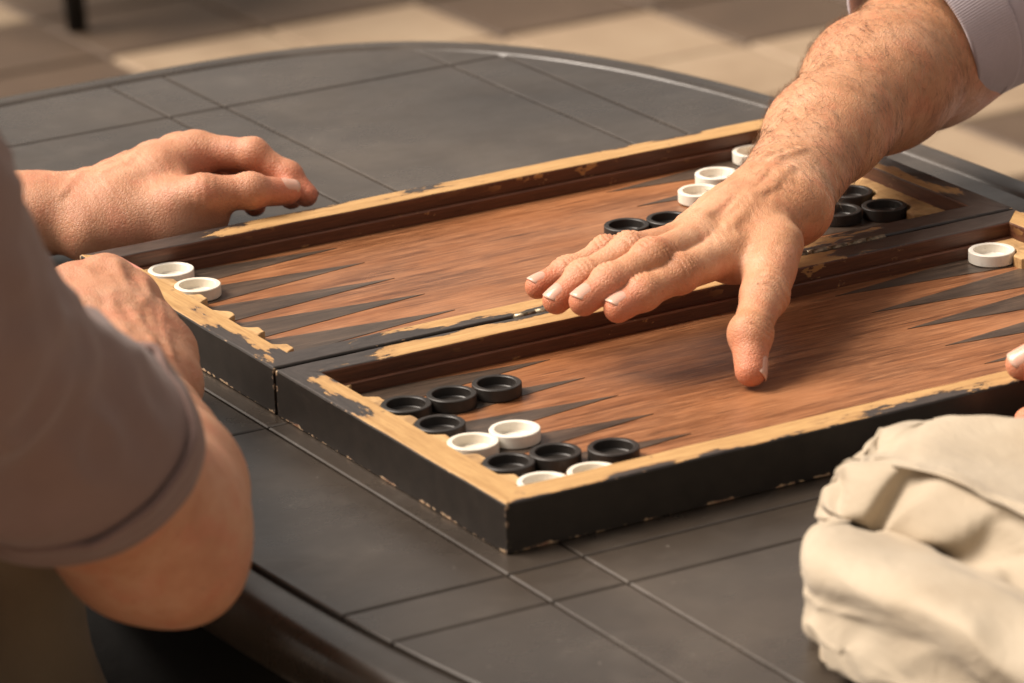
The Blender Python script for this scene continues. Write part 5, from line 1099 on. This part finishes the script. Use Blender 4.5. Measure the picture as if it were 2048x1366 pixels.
    [2078, -521, 159, 2128, -642, 169, 2087, -662, 176, 2039, -716, 258, 1923, -574, 344, 1846, -591, 282, 1922, -718, 253, 1940, -777, 335, 1942, -807, 319, 1954, -786, 366, 1937, -803, 442, 1944, -816, 466, 1955, -823, 442, 1963, -826, 436, 1911, -815, 461, 1914, -816, 490, 1953, -839, 483, 2026, -890, 485, 2067, -933, 487, 2090, -953, 489, 2137, -983, 494, 2184, -1020, 495, 2209, -1036, 499, 2248, -1079, 511, 2288, -1114, 512, 2306, -1136, 505, 2340, -1183, 509, 2377, -1223, 514, 2400, -1243, 518, 2427, -1293, 527, 2469, -1332, 536, 2488, -1352, 540, 2525, -1391, 553, 2541, -1411, 548, 2572, -1449, 552, 2599, -1496, 547, 2620, -1525, 539, 2677, -1623, 542, 2715, -1748, 524, 2717, -1789, 511, 2691, -1903, 496, 2692, -1960, 451, 2717, -1998, 425, 2657, -1993, 324],
    [2118, -477, 151, 2150, -581, 241, 2119, -599, 223, 2081, -673, 219, 2033, -592, 329, 1925, -567, 319, 1912, -652, 209, 1963, -743, 228, 1956, -772, 237, 1961, -784, 307, 1957, -781, 379, 1954, -785, 406, 1932, -839, 447, 1943, -850, 450, 1958, -830, 400, 1929, -798, 398, 1957, -811, 404, 2035, -878, 423, 2091, -919, 437, 2112, -936, 437, 2158, -967, 434, 2207, -1005, 435, 2230, -1020, 433, 2275, -1041, 430, 2310, -1085, 424, 2327, -1105, 425, 2362, -1153, 431, 2402, -1192, 432, 2419, -1214, 434, 2459, -1256, 441, 2498, -1297, 445, 2517, -1312, 452, 2549, -1352, 462, 2569, -1365, 458, 2609, -1396, 462, 2644, -1430, 469, 2659, -1451, 462, 2692, -1523, 456, 2728, -1659, 454, 2745, -1723, 453, 2718, -1844, 401, 2744, -1882, 394, 2776, -1925, 420, 2719, -1917, 309],
    [2136, -454, 146, 2153, -519, 249, 2125, -524, 253, 2099, -615, 234, 2057, -626, 301, 1984, -561, 328, 1897, -598, 256, 1976, -711, 241, 1961, -742, 238, 1968, -770, 274, 1956, -774, 352, 1957, -794, 377, 1948, -830, 414, 1957, -846, 431, 1992, -836, 410, 1950, -796, 360, 1965, -808, 353, 2036, -878, 392, 2092, -916, 408, 2122, -925, 406, 2176, -949, 410, 2223, -982, 410, 2232, -1006, 403, 2281, -1032, 391, 2312, -1073, 381, 2329, -1097, 381, 2377, -1129, 395, 2414, -1174, 392, 2430, -1197, 395, 2465, -1245, 406, 2513, -1279, 408, 2523, -1299, 410, 2553, -1338, 427, 2569, -1355, 426, 2609, -1394, 429, 2644, -1420, 430, 2660, -1441, 423, 2707, -1503, 416, 2763, -1651, 438, 2784, -1719, 444, 2736, -1821, 367, 2784, -1851, 369, 2821, -1903, 414, 2742, -1884, 297],
    [2181, -415, 133, 2170, -434, 204, 2090, -422, 227, 2010, -477, 261, 2095, -625, 288, 2078, -648, 296, 1960, -556, 317, 2016, -703, 275, 1989, -727, 254, 1982, -742, 284, 1997, -757, 290, 1989, -775, 306, 1979, -810, 346, 1994, -829, 358, 2019, -848, 385, 2036, -831, 354, 2036, -819, 323, 2063, -881, 350, 2111, -912, 353, 2135, -924, 342, 2188, -960, 338, 2226, -986, 333, 2247, -991, 320, 2281, -1020, 324, 2329, -1061, 315, 2350, -1080, 309, 2387, -1127, 313, 2433, -1161, 333, 2435, -1183, 329, 2466, -1226, 346, 2515, -1262, 336, 2537, -1281, 337, 2580, -1308, 355, 2599, -1326, 369, 2609, -1375, 368, 2657, -1404, 376, 2675, -1426, 380, 2725, -1477, 364, 2760, -1580, 371, 2771, -1649, 366, 2713, -1730, 305, 2852, -1730, 387, 2861, -1812, 382, 2778, -1835, 273],
    [2211, -378, 121, 2205, -413, 182, 2133, -390, 204, 1991, -429, 231, 1978, -526, 213, 2054, -591, 231, 2072, -560, 302, 2040, -656, 298, 2007, -706, 266, 1971, -763, 228, 1995, -754, 228, 1996, -771, 254, 1988, -795, 292, 1963, -789, 296, 1984, -776, 296, 2044, -824, 280, 2064, -833, 292, 2106, -850, 321, 2146, -875, 302, 2163, -898, 300, 2209, -922, 293, 2248, -943, 278, 2253, -979, 262, 2302, -1008, 265, 2305, -1065, 278, 2312, -1094, 252, 2331, -1156, 230, 2348, -1227, 251, 2412, -1207, 268, 2448, -1247, 250, 2499, -1262, 282, 2510, -1281, 290, 2556, -1320, 295, 2583, -1324, 296, 2560, -1417, 286, 2642, -1396, 317, 2669, -1414, 307, 2718, -1471, 301, 2777, -1538, 312, 2781, -1598, 313, 2725, -1720, 254, 2867, -1694, 339, 2869, -1738, 329, 2808, -1806, 245],
    [2239, -335, 104, 2214, -378, 147, 2181, -384, 175, 2157, -461, 214, 2125, -560, 162, 2099, -590, 98, 2039, -636, 188, 2031, -652, 273, 2038, -691, 259, 1984, -738, 196, 1981, -779, 197, 1993, -782, 224, 1997, -798, 257, 1976, -796, 272, 1968, -773, 259, 1989, -763, 200, 2038, -787, 220, 2106, -844, 266, 2103, -891, 237, 2094, -920, 215, 2115, -1016, 195, 2158, -1040, 176, 2175, -1051, 164, 2208, -1093, 181, 2239, -1125, 185, 2259, -1149, 188, 2319, -1142, 194, 2368, -1174, 190, 2386, -1193, 196, 2429, -1242, 211, 2469, -1269, 215, 2501, -1283, 230, 2553, -1306, 242, 2576, -1311, 250, 2622, -1344, 239, 2669, -1381, 229, 2679, -1400, 238, 2729, -1441, 224, 2750, -1537, 232, 2724, -1611, 234, 2776, -1645, 225, 2869, -1656, 274, 2894, -1704, 272, 2839, -1791, 206],
    [2229, -303, 92, 2201, -361, 143, 2143, -357, 169, 2183, -473, 198, 2154, -559, 165, 2129, -578, 100, 2070, -660, 146, 2036, -693, 226, 2018, -697, 235, 1979, -742, 210, 1980, -768, 210, 2010, -776, 226, 2019, -794, 223, 2003, -800, 232, 2004, -788, 249, 2019, -772, 179, 2040, -793, 195, 2097, -851, 242, 2130, -869, 219, 2137, -884, 221, 2149, -936, 222, 2195, -958, 210, 2214, -964, 181, 2270, -1009, 194, 2306, -1044, 211, 2331, -1065, 217, 2373, -1081, 193, 2410, -1125, 223, 2430, -1143, 219, 2467, -1185, 222, 2504, -1224, 183, 2531, -1239, 182, 2586, -1249, 251, 2602, -1266, 258, 2643, -1313, 265, 2680, -1362, 245, 2695, -1378, 217, 2701, -1446, 170, 2680, -1560, 202, 2674, -1627, 194, 2800, -1604, 215, 2877, -1636, 267, 2911, -1679, 260, 2850, -1776, 179],
    [2244, -280, 66, 2219, -328, 122, 2146, -341, 135, 2079, -436, 141, 2154, -583, 116, 2113, -604, 94, 2096, -655, 64, 2055, -674, 102, 2031, -690, 131, 1987, -761, 114, 2007, -797, 123, 2003, -793, 180, 2018, -721, 200, 2020, -727, 169, 1991, -724, 136, 2022, -767, 142, 2054, -796, 160, 2096, -844, 166, 2157, -850, 115, 2146, -878, 136, 2159, -930, 168, 2204, -944, 165, 2225, -956, 157, 2257, -992, 154, 2301, -1026, 171, 2320, -1051, 181, 2365, -1078, 163, 2396, -1121, 182, 2421, -1128, 184, 2470, -1160, 173, 2513, -1195, 157, 2526, -1217, 128, 2553, -1258, 149, 2555, -1279, 173, 2590, -1319, 173, 2618, -1357, 169, 2623, -1385, 158, 2617, -1475, 139, 2651, -1563, 142, 2721, -1537, 171, 2839, -1530, 194, 2896, -1624, 190, 2937, -1670, 184, 2873, -1754, 130],
    [2261, -263, 44, 2225, -276, 82, 2170, -281, 110, 2174, -342, 149, 2198, -545, 83, 2134, -580, 70, 2075, -632, 52, 2052, -671, 99, 2046, -698, 119, 1997, -736, 101, 2003, -764, 60, 1992, -772, 107, 2005, -711, 195, 1988, -679, 190, 1989, -694, 68, 2028, -759, 98, 2042, -788, 101, 2067, -824, 124, 2127, -850, 65, 2145, -878, 66, 2164, -911, 103, 2205, -943, 93, 2224, -951, 102, 2276, -1002, 119, 2313, -1037, 129, 2334, -1046, 115, 2364, -1067, 112, 2405, -1102, 126, 2422, -1120, 125, 2469, -1137, 135, 2510, -1172, 104, 2519, -1193, 81, 2561, -1228, 105, 2571, -1252, 118, 2583, -1299, 123, 2613, -1342, 117, 2632, -1360, 118, 2674, -1400, 118, 2763, -1429, 160, 2794, -1448, 150, 2829, -1534, 141, 2898, -1604, 129, 2937, -1624, 126, 2883, -1747, 73],
    [2267, -258, 34, 2230, -275, 45, 2181, -269, 83, 2143, -333, 122, 2211, -509, 93, 2165, -563, 38, 2086, -620, 22, 2049, -686, 59, 2044, -713, 75, 2019, -742, 30, 2019, -791, 50, 2010, -780, 83, 1999, -754, 141, 1984, -694, 121, 1982, -688, 32, 2035, -744, 73, 2059, -772, 80, 2096, -798, 100, 2135, -813, 52, 2175, -838, 49, 2215, -863, 86, 2246, -895, 86, 2267, -909, 89, 2314, -945, 104, 2352, -980, 108, 2371, -995, 101, 2400, -1026, 81, 2433, -1064, 108, 2453, -1082, 102, 2479, -1126, 105, 2517, -1152, 78, 2531, -1168, 49, 2569, -1205, 77, 2585, -1218, 90, 2614, -1249, 108, 2651, -1283, 104, 2669, -1300, 110, 2704, -1348, 105, 2758, -1408, 105, 2787, -1434, 90, 2849, -1514, 118, 2915, -1589, 98, 2943, -1621, 85, 2884, -1743, 46],
    [2275, -247, 30, 2230, -290, 30, 2205, -318, 30, 2141, -387, 30, 2081, -454, 30, 2055, -489, 30, 1997, -544, 30, 1955, -592, 30, 1936, -617, 30, 1907, -653, 30, 1882, -696, 30, 1875, -715, 30, 1867, -759, 30, 1875, -780, 30, 1900, -828, 30, 1943, -858, 30, 1968, -880, 30, 2010, -906, 30, 2048, -937, 30, 2067, -949, 30, 2113, -980, 30, 2155, -1004, 30, 2176, -1018, 30, 2208, -1045, 30, 2250, -1071, 30, 2263, -1092, 30, 2298, -1120, 30, 2332, -1157, 30, 2346, -1175, 30, 2377, -1217, 30, 2410, -1252, 30, 2426, -1269, 30, 2460, -1299, 30, 2479, -1314, 30, 2507, -1345, 30, 2541, -1376, 30, 2557, -1396, 30, 2601, -1437, 30, 2660, -1495, 30, 2691, -1531, 30, 2760, -1599, 30, 2830, -1658, 30, 2856, -1686, 30, 2900, -1731, 30]]
Q = np.array(BAG, float).reshape(62, 44, 3) * 1e-4
Q[:, :, 2] = np.maximum(Q[:, :, 2] * .90, .0012)
idx = np.arange(62 * 44).reshape(62, 44)
Fq = np.stack([idx[:-1, :-1], idx[:-1, 1:], idx[1:, 1:], idx[1:, :-1]], -1).reshape(-1, 4)
def m_canvas():
    k = NT('cream canvas')
    c = k.coord(); n = k.noise(c, 16, 4, .55)
    col = k.ramp(n, [(.3, (.36, .29, .205)), (.7, (.45, .38, .285))])
    wv = k.n('TexWave', wave_type='BANDS', bands_direction='X'); k.set(wv.inputs[0], c); wv.inputs['Scale'].default_value = 420
    b = k.bump(k.noise(c, 1400, 2), .2, .0004); b = k.bump(wv.outputs[1], .12, .0003, b); rd = k.math('ABSOLUTE', k.math('SUBTRACT', k.noise(k.coord((1.6, .7, 1.2)), 26, 5, .6, .5), .5))
    b = k.bump(rd, .5, .005, b)
    return k.out(col, .82, b, Sheen_Weight=.1)
M_CANVAS = m_canvas()
bag = tag(obj('canvas_bag', mesh_np('canvas_bag', Q.reshape(-1, 3), Fq), M_CANVAS), 'crumpled cream canvas bag slumped on the table in front of the board', 'bag')
_s = bag.modifiers.new('smooth', 'SUBSURF'); _s.levels = 1; _s.render_levels = 3; bag.location = (.0075, -.006, 0)

# ------------------------------------------------------------------ dark chair far behind the table
chair = tag(empty('chair', (1.354, 3.919, GZ)), 'dark chair on the paving far behind the table, one leg in view', 'chair')
M_CHAIR = NT('dark chair plastic').out((.012, .010, .009), .45)
ccx, ccy = 1.354, 3.919
def cbox(name, pts, z0, z1, bev=.004): return under(obj(name, prism(pts, z0, z1, bev, name), M_CHAIR), chair)
rot = math.radians(-40)
def rp(x, y): return (ccx + x * math.cos(rot) - y * math.sin(rot), ccy + x * math.sin(rot) + y * math.cos(rot))
for sx in (-1, 1):
    for sy in (-1, 1):
        lv, lf = [], []
        for z, off, r in ((GZ + .001, .258, .0155), (GZ + .2, .235, .0185), (GZ + .44, .205, .021)):
            x0, y0_ = rp(sx * off * .78, sy * off * .78)
            for a in range(8): lv.append((x0 + r * math.cos(a * .7854), y0_ + r * math.sin(a * .7854), z))
        for kk in range(2):
            for a in range(8): lf.append((kk * 8 + a, kk * 8 + (a + 1) % 8, kk * 8 + 8 + (a + 1) % 8, kk * 8 + 8 + a))
        lf += [tuple(range(7, -1, -1)), tuple(range(16, 24))]
        under(obj('leg', mesh('leg', lv, lf, True), M_CHAIR), chair)
cbox('seat', [rp(-.21, -.21), rp(.21, -.21), rp(.19, .21), rp(-.19, .21)], GZ + .43, GZ + .46)
cbox('backrest', [rp(-.20, .185), rp(.20, .185), rp(.20, .215), rp(-.20, .215)], GZ + .46, GZ + .86)
